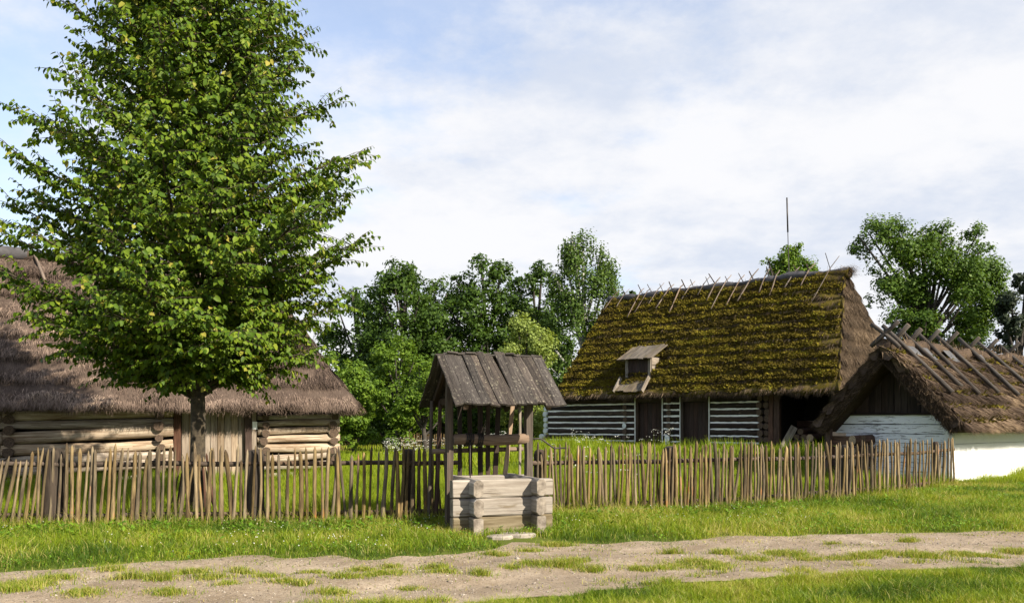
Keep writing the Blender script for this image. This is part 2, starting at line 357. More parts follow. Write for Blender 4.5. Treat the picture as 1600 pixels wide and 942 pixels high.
M['moss'] = strawmat('yellow_moss', [(0, (.044, .033, .010)), (.4, (.108, .084, .012)), (.75, (.182, .148, .014)), (1, (.16, .17, .018))], .95)
M['thatch_hip'] = thatchmat('dark_thatch', (.020, .014, .009), (.055, .038, .024), (.11, .08, .05))  # simply a darker thatch colour, for the right hip and roof cores
M['straw_hip'] = strawmat('dark_straw', [(0, (.02, .014, .009)), (.6, (.065, .045, .028)), (1, (.17, .12, .075))])
M['thatch_hut'] = thatchmat('hut_thatch', (.024, .017, .013), (.080, .057, .041), (.17, .12, .08), moss=(.13, .10, .015), moss_lo=.62)
M['straw_hut'] = strawmat('hut_straw', [(0, (.020, .014, .011)), (.45, (.088, .060, .041)), (.8, (.20, .14, .09)), (1, (.40, .29, .175))])

# ------------------------------------------------------------------ ground, path
def grid_axis(segs):
    a = [segs[0][0]]
    for lo, hi, st in segs: a.extend(list(np.arange(lo+st, hi+1e-6, st)))
    return np.array(a)
def grid_mesh(xs, ys, zf):
    X, Y = np.meshgrid(xs, ys); Z = zf(X, Y); v = np.stack([X, Y, Z], -1).reshape(-1, 3); nx = len(xs); ny = len(ys)
    i = np.arange(nx*ny).reshape(ny, nx); f = np.stack([i[:-1, :-1], i[:-1, 1:], i[1:, 1:], i[1:, :-1]], -1).reshape(-1, 4); return v, f
def build_ground():
    m, nt, N, L, out = newmat('turf_soil')
    tc = N.new('ShaderNodeTexCoord').outputs['Object']
    a = tnoise(N, L, tc, 1.2, 6, .7); b = tnoise(N, L, tc, 30, 4, .7)
    c = mixc(N, L, mrange(N, L, a, .35, .65), (.065, .085, .014), (.10, .125, .018)); c = mixc(N, L, mrange(N, L, b, .5, .7, 0, .6), c, (.06, .05, .025))
    p = N.new('ShaderNodeBsdfPrincipled'); L.new(c, p.inputs['Base Color']); p.inputs['Roughness'].default_value = .95; p.inputs['Specular IOR Level'].default_value = .1
    L.new(p.outputs[0], out.inputs[0])
    xs = grid_axis([(-600, -60, 60), (-60, -14, 2), (-14, 22, .25), (22, 64, 3), (64, 604, 60)])
    ys = grid_axis([(-60, 0, 10), (0, 6, 1), (6, 18, .2), (18, 36, .5), (36, 70, 2), (70, 670, 60)])
    def gz(x, y):
        t = (y-path_bot(x))/(path_top(x)-path_bot(x)); return terrain(x, y)-.07*sstep(-.02, .16, t)*sstep(-.02, .16, 1-t)
    v, f = grid_mesh(xs, ys, gz)
    tag(mesh_np('ground', v, f, m, smooth=True), kind='structure')
_tp = [G(-900, 990), G(-250, 922), G(0, 899), G(150, 890), G(250, 880), G(330, 874), G(440, 872), G(560, 876), G(640, 874), G(700, 870), G(770, 862), G(800, 850), G(880, 850), G(950, 851), G(1050, 846), G(1120, 841), G(1300, 837), G(1600, 834), G(2300, 830)]
_bp = [G(-1400, 1100), G(-300, 1010), G(0, 985), G(300, 962), G(600, 940), G(760, 932), G(900, 924), G(1000, 915), G(1200, 900), G(1400, 890), G(1600, 884), G(2300, 868)]
def path_top(x): return np.interp(x, [p[0] for p in _tp], [p[1] for p in _tp]) + (fbm(np.asarray(x)*1.7, 3., 41, 3)-.5)*.5
def path_bot(x): return np.interp(x, [p[0] for p in _bp], [p[1] for p in _bp]) + (fbm(np.asarray(x)*1.7, 9., 43, 3)-.5)*.45
def path_z(x, y):
    x = np.asarray(x, float); t = (y-path_bot(x))/(path_top(x)-path_bot(x))
    rut = -(np.exp(-((t-.26)/.12)**2)+np.exp(-((t-.76)/.12)**2))*.028 + np.exp(-((t-.5)/.14)**2)*.015
    return terrain(x, y)+.012 + (rut + (fbm(x*5, np.asarray(y)*5, 61, 4)-.5)*.03)*sstep(0, .12, t)*sstep(0, .12, 1-t)
build_ground()
def build_path():
    m, nt, N, L, out = newmat('sandy_path')
    tc = N.new('ShaderNodeTexCoord').outputs['Object']
    a = tnoise(N, L, tc, 1.1, 6, .65); b = tnoise(N, L, tc, 55, 5, .75); d = tnoise(N, L, tc, 9, 5, .7)
    c = mixc(N, L, mrange(N, L, a, .36, .64), (.235, .18, .122), (.39, .315, .232))
    c = mixc(N, L, mrange(N, L, d, .50, .68, 0, .65), c, (.20, .145, .09))
    c = mixc(N, L, mrange(N, L, tnoise(N, L, tc, 24, 6, .75), .50, .62, 0, .6), c, (.17, .135, .10)); c = mixc(N, L, mrange(N, L, b, .54, .66, 0, .75), c, (.12, .09, .06)); c = mixc(N, L, mrange(N, L, b, .42, .32, 0, .7), c, (.55, .48, .40))
    p = N.new('ShaderNodeBsdfPrincipled'); L.new(c, p.inputs['Base Color']); p.inputs['Roughness'].default_value = .95; p.inputs['Specular IOR Level'].default_value = .1
    bm = N.new('ShaderNodeBump'); bm.inputs['Strength'].default_value = .8; bm.inputs['Distance'].default_value = .02
    s = N.new('ShaderNodeMath'); s.operation = 'MULTIPLY_ADD'; L.new(d, s.inputs[0]); s.inputs[1].default_value = 1.2; L.new(b, s.inputs[2]); L.new(s.outputs[0], bm.inputs['Height'])
    L.new(bm.outputs[0], p.inputs['Normal']); L.new(p.outputs[0], out.inputs[0])
    xs = grid_axis([(-14, 22, .08)]); T = np.linspace(0, 1, 46)
    X = np.repeat(xs[None], len(T), 0); top = path_top(xs)+.12; bot = path_bot(xs)-.12; Y = bot[None]+(top-bot)[None]*T[:, None]
    Z = path_z(X, Y); v = np.stack([X, Y, Z], -1).reshape(-1, 3); i = np.arange(X.size).reshape(X.shape)
    f = np.stack([i[:-1, :-1], i[:-1, 1:], i[1:, 1:], i[1:, :-1]], -1).reshape(-1, 4)
    tag(mesh_np('dirt_path', v, f, m, smooth=True), kind='structure')
    # pebbles
    n = 10500; x = rng.uniform(-8, 11, n); t = rng.uniform(.02, .98, n); y = path_bot(x)+t*(path_top(x)-path_bot(x)); z = path_z(x, y)
    oc = np.array([(1, 0, 0), (-1, 0, 0), (0, 1, 0), (0, -1, 0), (0, 0, 1), (0, 0, -1)], float)
    of = np.array([(0, 2, 4), (2, 1, 4), (1, 3, 4), (3, 0, 4), (2, 0, 5), (1, 2, 5), (3, 1, 5), (0, 3, 5)])
    s = rng.gamma(1.8, .0036, n)+.003
    off = oc[None]*(s[:, None, None]*rng.uniform(.6, 1.3, (n, 6, 1)))*np.array([1, 1, .6]); vv = off+np.stack([x, y, z], -1)[:, None]
    ff = (of[None]+6*np.arange(n)[:, None, None]).reshape(-1, 3)
    pm = strawmat('pebble', [(0, (.09, .07, .05)), (.5, (.22, .18, .145)), (1, (.36, .32, .27))])
    tag(mesh_np('pebbles', vv.reshape(-1, 3), ff, pm, tint=np.repeat(rng.random(n), 6)), 'small pebbles scattered over the sandy dirt path', 'pebbles', kind='stuff')
build_path()

# ------------------------------------------------------------------ thatch
def strands(p0, dirv, ln, wv, w):
    a = p0-wv*(w/2)[:, None]; b = p0+wv*(w/2)[:, None]; c = p0+dirv*ln[:, None]
    return np.stack([a, b, c], 1).reshape(-1, 3)
def thatch_slope(roof, O, U, Vd, Nn, uL, uR, Ls, nc, t, mat, straw, ns, seed, moss=None, nm=0, moss_f=None, slen=.3, sw=.016, name='thatch_course', ragged=.06, fringe=1.0, noise=.07, jit=.16):
    dv = Ls/nc
    def hcourse(fr): return t*np.where(fr < .12, 1., 1-.95*(fr-.12)/.88)
    def lump(u, v): return (fbm(u*1.6+seed, v*2.3, seed, 4)-.5)*noise*2+(np.maximum(fbm(u*3.1, v*3.7, seed+50, 2)-.5, 0)*.22 if moss and nm > 50000 else 0)
    jag = lambda u, i: (fbm(u*1.4, i*7.7, seed+3, 4)-.5)*ragged*2
    for i in range(nc):
        v0 = i*dv; v1 = min(v0+dv*1.2, Ls)
        nu = max(4, int((uR(v0)-uL(v0))/.11)+1)
        rows = [(v0+.12, -.16, 0), (v0-.01, -.08 if i else -.10, 1), (v0-.03, t*.5, 1), (v0+.05, t, 1), (v0+dv*.45, t*.68, .3), (v1, .015, 0)]
        vs_ = []; uvs = []
        for (v, h, j) in rows:
            vc = min(max(v, -.2), Ls); a, b = uL(max(vc, 0))-.12*vnoise(v*5.3, i*1.7, seed), uR(max(vc, 0))+.14*vnoise(v*4.7, i*2.9, seed+1); u = np.linspace(a, b, nu)
            jj = jag(u, i)*j; hh = h + (lump(u, np.full_like(u, v)) if h > 0.02 else 0)
            vs_.append(O[None]+U[None]*u[:, None]+Vd[None]*(vc+jj)[:, None]+Nn[None]*np.broadcast_to(hh, u.shape)[:, None]); uvs.append(np.stack([u, np.full_like(u, v)+jj], -1))
        nr = len(rows); v = np.concatenate(vs_); uv = np.concatenate(uvs); ix = np.arange(nr*nu).reshape(nr, nu)
        f = np.stack([ix[:-1, :-1], ix[:-1, 1:], ix[1:, 1:], ix[1:, :-1]], -1).reshape(-1, 4)
        e = np.stack([ix[:, 0][::-1], ix[:, -1]])
        mesh_np(name, v, [f, e], mat, roof, uv=uv, smooth=True)
    def scatter(n, lip=False):
        A = [uR(k*Ls/40)-uL(k*Ls/40) for k in range(41)]; A = np.maximum(np.array(A), .02); cdf = np.cumsum(A)/A.sum()
        v = np.interp(rng.random(n), np.concatenate([[0], cdf]), np.concatenate([[0], np.linspace(0, Ls, 41)]))
        if lip: v = np.clip(np.floor(v/dv)*dv+rng.uniform(0, .10, n), 0, Ls-.01)
        a = np.array([uL(q) for q in v]); b = np.array([uR(q) for q in v]); u = a+(b-a)*rng.random(n)
        fr = (v-np.floor(v/dv)*dv)/dv; h = hcourse(fr)+lump(u, v)
        jv = jag(u, 0)*0
        return u, v+jv, h, fr
    u, v, h, fr = scatter(ns); u2, v2, h2, fr2 = scatter(int(ns*.45), True)
    u = np.concatenate([u, u2]); v = np.concatenate([v, v2]); h = np.concatenate([h, h2*rng.uniform(.1, 1.05, len(h2))]); n = len(u)
    p0 = O+U*u[:, None]+Vd*v[:, None]+Nn*(h+.004)[:, None]
    d = -Vd[None]+U[None]*rng.normal(0, jit, n)[:, None]+Nn[None]*rng.normal(.05+jit*.2, .05+jit*.25, n)[:, None]
    wv = U[None]*1.0+Nn[None]*rng.normal(0, .5, n)[:, None]; wv /= np.linalg.norm(wv, axis=1)[:, None]
    tv = strands(p0, d, rng.uniform(.5, 1.2, n)*slen, wv, rng.uniform(.6, 1.5, n)*sw)
    tt = np.clip(rng.beta(2.2, 2.6, n)*.85+(fbm(u*.55, v*.8, seed+9, 4)-.42)*1.2, 0, 1)
    # eave fringe
    nf = int((uR(0)-uL(0))*150*fringe); uf = rng.uniform(uL(0), uR(0), nf)
    pf = O+U*uf[:, None]+Vd*(jag(uf, 0)-.01+rng.uniform(0, .1, nf))[:, None]+Nn*rng.uniform(-.1, t, nf)[:, None]
    df = -Vd[None]+np.array([0, 0, -.35])[None]+U[None]*rng.normal(0, .14, nf)[:, None]
    tf = strands(pf, df, rng.uniform(.06, .24, nf), np.repeat(U[None], nf, 0), rng.uniform(.012, .03, nf))
    vv = np.concatenate([tv, tf]); nn = len(vv)//3
    tint = np.repeat(np.concatenate([tt, np.clip(rng.beta(2, 2.5, nf)*.9, 0, 1)]), 3)
    tag(mesh_np('straw', vv, np.arange(nn*3).reshape(-1, 3), straw, roof, tint=tint), kind='stuff')
    if moss and nm:
        u, v, h, fr = scatter(nm)
        k = .75*fbm(u*1.3+5, v*2.0, seed+31, 5)+.25*rng.random(len(u)) + (.07-.30*np.maximum(.10-fr, 0)-.12*np.maximum(fr-.75, 0)) + (moss_f(u, v) if moss_f else 0); keep = k > .46
        u, v, h = u[keep], v[keep], h[keep]; n = len(u)
        c = O+U*u[:, None]+Vd*v[:, None]+Nn*(h+rng.uniform(.0, .05, n))[:, None]
        d1 = rng.normal(0, 1, (n, 3)); d1 /= np.linalg.norm(d1, axis=1)[:, None]; d2 = Nn[None]*rng.uniform(.4, 1.2, n)[:, None]+rng.normal(0, .45, (n, 3))-Vd[None]*.25
        s = rng.uniform(.035, .085, n)
        tv = np.stack([c-d1*s[:, None]*.6, c+d1*s[:, None]*.6, c+d2*s[:, None]], 1).reshape(-1, 3)
        tn = np.clip(rng.normal(.45, .2, n)+(fbm(u*1.2, v*2, seed+41, 3)-.5)*.9, 0, 1)
        tag(mesh_np('moss', tv, np.arange(n*3).reshape(-1, 3), M['moss'], roof, tint=np.repeat(tn, 3)), kind='stuff')
def bent(p0, p1, n, amp, up=None):
    p0 = np.asarray(p0, float); p1 = np.asarray(p1, float); d = p1-p0
    a = nrm(np.cross(d, V(.3, .2, 1) if abs(nrm(d)[2]) < .9 else V(1, 0, 0))); b = nrm(np.cross(d, a)); out = []
    k1, k2 = random.uniform(-1, 1), random.uniform(-1, 1); ph = random.uniform(0, 6)
    for i in range(n+1):
        f = i/n; w = math.sin(math.pi*f)*k1+.5*math.sin(2*math.pi*f+ph)*k2*min(1, 4*f*(1-f)+.2)
        out.append(p0+d*f+a*amp*w+b*amp*.6*math.sin(math.pi*f*1.3+ph)*k2)
    return out
def stick(p0, p1, r0, r1, amp=.02, n=5, seg=6, rough=.1, tipped=False, mb=None):
    mb = mb or MB(); pts = bent(p0, p1, n, amp); rad = [(r0+(r1-r0)*i/n)*random.uniform(1-rough, 1+rough) for i in range(n+1)]
    if tipped:
        d = nrm(pts[-1]-pts[-2]); pts.append(pts[-1]+d*random.uniform(.05, .10)); rad.append(r1*.22)
    return mb.tube(pts, rad, seg)
def logmb(p0, p1, r, amp=.02, p=2.6, seg=12, rough=.02, ry=1., taper=.08, n=10, mb=None, var=.09):
    mb = mb or MB(); pts = bent(p0, p1, n, amp); ph = random.uniform(0, 9); sg = random.choice((-1, 1))
    rad = [r*(1+sg*taper*(i/n-.5)*2)*(1+var*(vnoise(ph+i*.55, 1.3)-.5)*2) for i in range(n+1)]
    return mb.tube(pts, rad, seg, p, (0, 0, 1), 1., ry, rough=rough)
def solid_roof(name, pts, faces, mat, parent):
    mb = MB(); mb.v = [np.asarray(p, float) for p in pts]
    for f in faces: mb.face(f, [(float(mb.v[i][0]), float(mb.v[i][2])) for i in f])
    return mb.build(name, mat, parent)
def proj(q): return (800+q[0]/q[1]*F, HY-(q[2]-EYE)/q[1]*F)
def roof_find(px, py, fn, umax, vmax):
    u, v = umax*.5, vmax*.3
    for _ in range(30):
        a = np.array(proj(fn(u, v))); e = np.array([px, py])-a
        ju = (np.array(proj(fn(u+.01, v)))-a)/.01; jv = (np.array(proj(fn(u, v+.01)))-a)/.01
        d = np.linalg.solve(np.stack([ju, jv], 1), e); u += d[0]; v += d[1]
    return u, v

# ------------------------------------------------------------------ cottage
def n_side(n, b): return np.where(rng.random(n)[:, None] < .7, -b[None], b[None])*.7
def build_cottage():
    fi = R(44); ur = V(math.cos(fi), -math.sin(fi), 0); b = V(math.sin(fi), math.cos(fi), 0); n = -b
    A = V(12.6, 33.0, 2.98); L = 14.5; C = A-ur*L; hw = 4.0; rise = 5.3; zb = .58
    root = thing('cottage', 'long log cottage with mossy thatched roof, white striped walls and dark doors', 'cottage', (A-ur*L/2+b*hw)*V(1, 1, 0)+V(0, 0, zb))
    Ls = math.hypot(hw, rise); Vd = (b*hw+V(0, 0, rise))/Ls; Nn = (n*rise+V(0, 0, hw))/Ls
    rR, rL = 1.46, .45
    RR = A+b*hw-ur*rR+V(0, 0, rise); RL = C+b*hw+ur*rL+V(0, 0, rise); dn = V(0, 0, -.14)
    i = .12
    e = [A+b*i-ur*i, A+b*(2*hw-i)-ur*i, C+b*(2*hw-i)+ur*i, C+b*i+ur*i]
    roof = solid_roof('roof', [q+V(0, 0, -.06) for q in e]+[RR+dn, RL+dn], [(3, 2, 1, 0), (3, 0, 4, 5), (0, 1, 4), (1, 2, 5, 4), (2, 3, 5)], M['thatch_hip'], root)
    thatch_slope(roof, C, ur, Vd, Nn, lambda v: rL*v/Ls, lambda v: L-rR*v/Ls, Ls, 12, .14, M['thatch_cot'], M['straw_cot'], 11000, 3, ragged=.15, noise=.11,
                 moss=True, nm=190000, moss_f=lambda u, v: .15+.7*(fbm(u*.5+2, v*.8, 61, 4)-.5)-.5*sstep(.7, -.1, v)-.35*sstep(5.7, 6.6, v)-.25*sstep(12.3, 14.2, u+v*.22), slen=.26, sw=.018)
    Lh = math.hypot(rR, rise); Vh = (-ur*rR+V(0, 0, rise))/Lh; Nh = (ur*rise+V(0, 0, rR))/Lh
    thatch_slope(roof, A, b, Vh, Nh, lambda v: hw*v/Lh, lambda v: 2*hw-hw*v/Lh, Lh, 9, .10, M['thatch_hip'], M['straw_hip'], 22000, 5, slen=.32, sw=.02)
    # left hip
    Lg = math.hypot(rL, rise); Vg = (ur*rL+V(0, 0, rise))/Lg; Ng = (-ur*rise+V(0, 0, rL))/Lg
    thatch_slope(roof, C+b*2*hw, -b, Vg, Ng, lambda v: hw*v/Lg, lambda v: 2*hw-hw*v/Lg, Lg, 9, .14, M['thatch_cot'], M['straw_cot'], 5000, 8, slen=.3, sw=.02)
    # ridge roll and felt
    for nm, r0, mt, dz in (('ridge_thatch', .23, M['thatch_cot'], -.10), ('ridge_felt', .20, M['felt'], .0)):
        mb = MB(); pts = []; rad = []; k = 60
        for q in range(k+1):
            f = q/k; x = f*L; p = RL+(RR-RL)*f+(ur*.28 if q == k else 0)
            w = (vnoise(f*26, 2.5, 5)-.5)*.10+(vnoise(f*9, 1.5, 6)-.5)*.08
            if nm == 'ridge_felt': p = p+V(0, 0, 0)-b*.05
            pts.append(p+V(0, 0, dz+w)); rad.append(r0*(1+.9*(vnoise(f*34, 8.1 if r0 > .21 else 3.1, 9)-.5)))
        mb.tube(pts, rad, 10, rx=1.0, ry=.8); mb.build(nm, mt, roof, True)
    ns_ = 2600; f = np.concatenate([rng.uniform(0, 1, 1500), rng.normal(1.01, .012, ns_-1500)]); c = RL[None]+(RR-RL)[None]*f[:, None]+V(0, 0, .0)[None]+rng.normal(0, .11, (ns_, 3)); d = rng.normal(0, .5, (ns_, 3))+V(0, 0, -.6)+np.where((f > .985)[:, None], ur[None]*.9, n_side(ns_, b)); d /= np.linalg.norm(d, axis=1)[:, None]
    tv = strands(c, d, rng.uniform(.15, .45, ns_), np.cross(d, V(0, 0, 1)), rng.uniform(.014, .03, ns_)); tag(mesh_np('ridge_straw', tv, np.arange(3*ns_).reshape(-1, 3), M['straw_cot'], roof, tint=np.repeat(np.clip(rng.normal(.6, .22, ns_), 0, 1), 3)), kind='stuff')
    def cot(u, v, h=.12): return C+ur*u+Vd*v+Nn*h
    # crossed ridge sticks: (px at ridge, length below, above, width)
    for kx, px in enumerate((962, 978, 1003, 1014, 1030, 1048, 1066, 1081, 1102, 1121, 1137, 1159, 1176, 1198, 1216, 1243, 1266, 1300)):
        t = on_line(RL, RR-RL, px); p = RL+(RR-RL)*t
        ab = random.uniform(.22, .65); bl = random.uniform(.6, 1.7); sl_ = random.uniform(-.15, .55)
        if kx == 17: ab = .75; bl = 1.9
        r = random.uniform(.018, .036)
        q = p+Vd*(-bl)+Nn*.24-ur*(sl_*bl*.45); top = p+V(0, 0, .20)+n*.02+Vd*ab*.95+ur*sl_*ab*.55
        stick(q, p+V(0, 0, .20)+n*.16, r, r, .02, 4, 5, mb=(m1 := MB())); stick(p+V(0, 0, .20)+n*.16, top, r, r*.7, .02, 2, 5, mb=m1); m1.build('ridge_stick', [M['stick'], M['picket_end']], roof, True)
        Vb = (-b*hw+V(0, 0, rise))/Ls
        p2 = p+ur*random.uniform(-.05, .12); ab = random.uniform(.3, .62) if kx != 17 else .85
        stick(p2-Vb*1.0+b*.25+V(0, 0, .12), p2+V(0, 0, .2)+Vb*ab*(.9)-ur*random.uniform(-.2, .6)*ab, r, r*.75, .05, 4, 5).build('ridge_stick', [M['dark_post'], M['picket_end']], roof, True)
    # ---------------- walls
    Wp = A+b*.8; ws = {}
    def wt(px): return on_line(Wp, -ur, px)
    def wp(px, z, out=0.): return (Wp-ur*wt(px))*V(1, 1, 0)+V(0, 0, z)+n*out
    lh = .292; nl = 8
    # the body behind the logs, a bay left open at the right
    tL = wt(856); tB = wt(1208); tE = .7
    def body(t0, t1, d0, d1, z0, z1, nm, mt):
        c = [Wp-ur*t1-n*d0, Wp-ur*t0-n*d0, Wp-ur*t0-n*d1, Wp-ur*t1-n*d1]
        mb = MB(); mb.hexa([q*V(1, 1, 0)+V(0, 0, z0) for q in c]+[q*V(1, 1, 0)+V(0, 0, z1) for q in c]); return mb.build(nm, mt, root)
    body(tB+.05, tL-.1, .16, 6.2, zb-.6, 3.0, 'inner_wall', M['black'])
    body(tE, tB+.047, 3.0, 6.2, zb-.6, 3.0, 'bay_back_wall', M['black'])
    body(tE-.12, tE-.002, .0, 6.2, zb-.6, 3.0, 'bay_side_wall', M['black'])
    segs = [(858, 992), (1038, 1063), (1111, 1187)]
    for a, c in segs:
        for k in range(nl):
            z = zb+.15+lh*k
            mb = logmb(wp(a, z), wp(c, z), .112, .008, 3.2, 10, .01, 1., .03, 6, var=.05)
            mb.build('wall_log', [M['cottage_log'], M['barn_end']], root, True)
            if True:
                zz = z-lh/2; m2 = MB(); m2.plank(wp(a, zz, .045), wp(c, zz+random.uniform(-.01, .01), .045), (0, 0, 1), random.uniform(.066, .088), .05, 14, .016, 1, 0)
                m2.build('chinking', M['whitewash'], root)
    mb = MB(); mb.plank(wp(853, zb+lh*nl+.14, .0), wp(1300, zb+lh*nl+.14, .0), (0, 0, 1), .24, .26, 6, .004); mb.build('top_plate', [M['cottage_log'], M['barn_end']], root)
    # sill
    mb = MB(); mb.plank(wp(853, zb-.13, .03), wp(1208, zb-.13, .03), (0, 0, 1), .22, .26, 6, .01); mb.build('sill_beam', [M['cottage_log'], M['barn_end']], root)
    # corner and cross-wall log ends
    def ends(px, rows, mats, r=.125, out=.16, jitter=.0):
        for k in rows:
            z = zb+.15+lh*k+random.uniform(-.012, .012); q = wp(px+random.uniform(-jitter, jitter), z)
            logmb(q-n*.25, q+n*(out+random.uniform(-.04, .05)), r*random.uniform(.92, 1.08), .0, 2.6, 10, .03, 1.08, .0, 3).build('log_end', mats, root, True)
    ends(854, range(2, 8), [M['white_end'], M['white_end']], .12, .14); ends(849, range(0, 2), [M['white_end'], M['white_end']], .12, .2); ends(857.5, range(0, 2), [M['cottage_log'], M['barn_end']], .12, .14)
    ends(979, (0, 1, 2, 4, 5, 6, 7), [M['cottage_log'], M['barn_end']], .115, .16); ends(979, (3,), [M['cottage_log'], M['white_end']], .115, .17)
    ends(1047, (2, 3, 4, 5, 6, 7), [M['cottage_log'], M['barn_end']], .115, .16); ends(1046, (0, 1), [M['cottage_log'], M['white_end']], .13, .18)
    ends(1190, range(8), [M['cottage_log'], M['barn_end']], .125, .17, 1); ends(1199, range(8), [M['red_post'], M['barn_end']], .12, .12, 1)
    # whitewashed strips beside the doors
    for px in (994, 1036.5, 1064.5, 1109.5):
        mb = MB(); mb.plank(wp(px, zb, .09), wp(px, zb+lh*nl, .09), ur, .055, .03, 8, .006); mb.build('door_trim', M['whitewash'], root)
    for a, c in ((996, 1035), (1066, 1108)):
        mbk = MB(); mbk.plank(wp((a+c)/2, zb, -.06), wp((a+c)/2, zb+2.12, -.06), ur, abs(wt(a)-wt(c))-.1, .04, 1); d = mbk.build('door', M['black'], root)
        t0, t1 = wt(a+3.5), wt(c-3.5); k = 5
        for q in range(k):
            tc = t0+(t1-t0)*(q+.5)/k; p = (Wp-ur*tc)*V(1, 1, 0)
            mb = MB(); mb.plank(p+V(0, 0, zb+.02)+n*random.uniform(-.025, -.01), p+V(0, 0, zb+2.08)+n*-.02, ur, abs(t1-t0)/k-.008, .03, 4, .002); mb.build('door_board', [M['door'], M['barn_end']], d)
        mb = MB(); mb.tube([wp(c-7, zb+1.0, 0), wp(c-7, zb+1.02, .05)], .02, 6); mb.build('door_latch', M['iron'], d)
        for px in (a+1.6, c-1.6):
            mb = MB(); mb.plank(wp(px, zb, .05), wp(px, zb+2.3, .05), ur, .15, .16, 4, .004); mb.build('door_post', [M['dark_post'], M['barn_end']], root)
        mb = MB(); mb.plank(wp(a+3.6, zb+2.2, .052), wp(c-3.6, zb+2.2, .052), (0, 0, 1), .17, .16, 3, .004); mb.build('door_lintel', [M['dark_post'], M['barn_end']], root)
    for px, w in ((1207, .2), (1216, .26)):
        mb = MB(); mb.plank(wp(px, zb-.2, .1), wp(px+1, zb+2.45, .1), ur, w, .2, 5, .006); mb.build('bay_post', [M['red_post'], M['barn_end']], root)
    # low board wall inside the bay
    for k in range(4):
        z = zb+.2+.3*k; mb = MB(); p = (Wp-ur*(tB-.3)+b*1.6)*V(1, 1, 0); q = (Wp-ur*(tB-1.9)+b*1.6)*V(1, 1, 0)
        mb.plank(p+V(0, 0, z), q+V(0, 0, z), (0, 0, 1), .27, .06, 3, .008); mb.build('bay_board', [M['red_post'], M['barn_end']], root)
    # ---------------- dormer
    f2 = lambda u, v: cot(u, v, .1)
    ua, va = roof_find(974, 600, f2, L, Ls); ub, vb_ = roof_find(1013, 599, f2, L, Ls); vm = (va+vb_)/2; wd = ub-ua
    p0 = cot(ua, vm, -.15); zt = 1.42
    dor = MB(); c4 = [p0, p0+ur*wd, p0+ur*wd+b*1.2, p0+b*1.2]; ins = [.05*ur+.06*b, -.05*ur+.06*b, -.05*ur, .05*ur]
    dor.hexa([q+i_ for q, i_ in zip(c4, ins)]+[q+i_+V(0, 0, zt) for q, i_ in zip(c4, ins)])
    d = dor.build('dormer', M['black'], root)
    for k in range(5):
        mb = MB(); x = .15+(wd-.3)*(k+.5)/5; mb.plank(p0+ur*x+V(0, 0, .1)+b*.02, p0+ur*x+V(0, 0, zt-.05)+b*.02, ur, (wd-.3)/5-.006, .03, 3, .003); mb.build('hatch_board', [M['door'], M['barn_end']], d)
    for x in (.07, wd-.07):
        mb = MB(); mb.plank(p0+ur*x+V(0, 0, 0)+n*.0, p0+ur*x+V(0, 0, zt), ur, .15, .09, 4, .008); mb.build('dormer_post', [M['dormer_side'], M['barn_end']], d)
    for k in range(4):
        for x, s in ((wd+.01, 1), (-.01, -1)):
            z = .12+.36*k; mb = MB(); mb.plank(p0+ur*x+V(0, 0, z)+b*.05, p0+ur*x+V(0, 0, z)+b*1.2, (0, 0, 1), .34, .03, 2, .006); mb.build('cheek_board', [M['dormer_side'], M['barn_end']], d)
    rd = nrm(b*1.0+V(0, 0, .52)); nb = 8; x0, x1 = -.28, wd+.28
    for k in range(nb):
        x = x0+(x1-x0)*(k+.5)/nb; st = p0+ur*x+V(0, 0, zt+.05)-rd*(.38+random.uniform(-.04, .05))
        mb = MB(); mb.plank(st+V(0, 0, random.uniform(0, .03)), st+rd*(1.5+random.uniform(-.05, .1))+V(0, 0, random.uniform(0, .03)), ur, (x1-x0)/nb*1.03, .035, 4, .006, endj=.03); mb.build('dormer_roof_board', [M['dormer'], M['barn_end']], d)
    for k in range(6):
        x = .0+(wd+.1)*(k+.5)/6-.05; h = .30+random.uniform(-.01, .02); q = C+ur*(ua+x)
        a = q+Vd*(vm+.10)+Nn*.17; e_ = q+Vd*(.02+random.uniform(-.06, .06))+Nn*(h+.02)-ur*.04
        mb = MB(); mb.plank(a, e_, ur, (wd+.1)/6*1.0, .035, 4, .008, endj=.03); mb.build('dormer_sill_board', [M['dormer'], M['barn_end']], d)
    for x in (-.09, wd+.09):
        q = C+ur*(ua+x); mb = MB(); mb.plank(q+Vd*(vm+.2)+Nn*.34, q+Vd*.0+Nn*.33-ur*.04, Nn, .2, .05, 3, .006); mb.build('sill_edge_board', [M['dormer_side'], M['barn_end']], d)
    return root, wp, zb
cottage, cot_wp, COT_Z = build_cottage()

# things kept inside and beside the open bay
def build_bay_things():
    t = thing('timber_stack', 'dim stack of sawn timber inside the dark open bay of the cottage', 'timber', cot_wp(1250, COT_Z, -1.0))
    for k, (x, z) in enumerate(((1236, .12), (1246, .13), (1257, .12), (1241, .36), (1252, .37), (1262, .35), (1247, .6))):
        logmb(cot_wp(x, COT_Z+z+.2, -.2), cot_wp(x, COT_Z+z+.24, -1.9), .13, .01, 3, 8).build('timber', [M['red_post'], M['barn_end_pale'] if k in (5, 2) else M['barn_end']], t, True)
    b = tag(MB().plank(cot_wp(1226, COT_Z+.1, .2), cot_wp(1236, COT_Z+1.0, -.3), V(1, 0, .1), .3, .05, 3, .01).build('leaning_board', [M['dormer_side'], M['barn_end']], None, org=cot_wp(1226, COT_Z, .2)), 'grey board leaning just inside the cottage bay by its post', 'board')
build_bay_things()

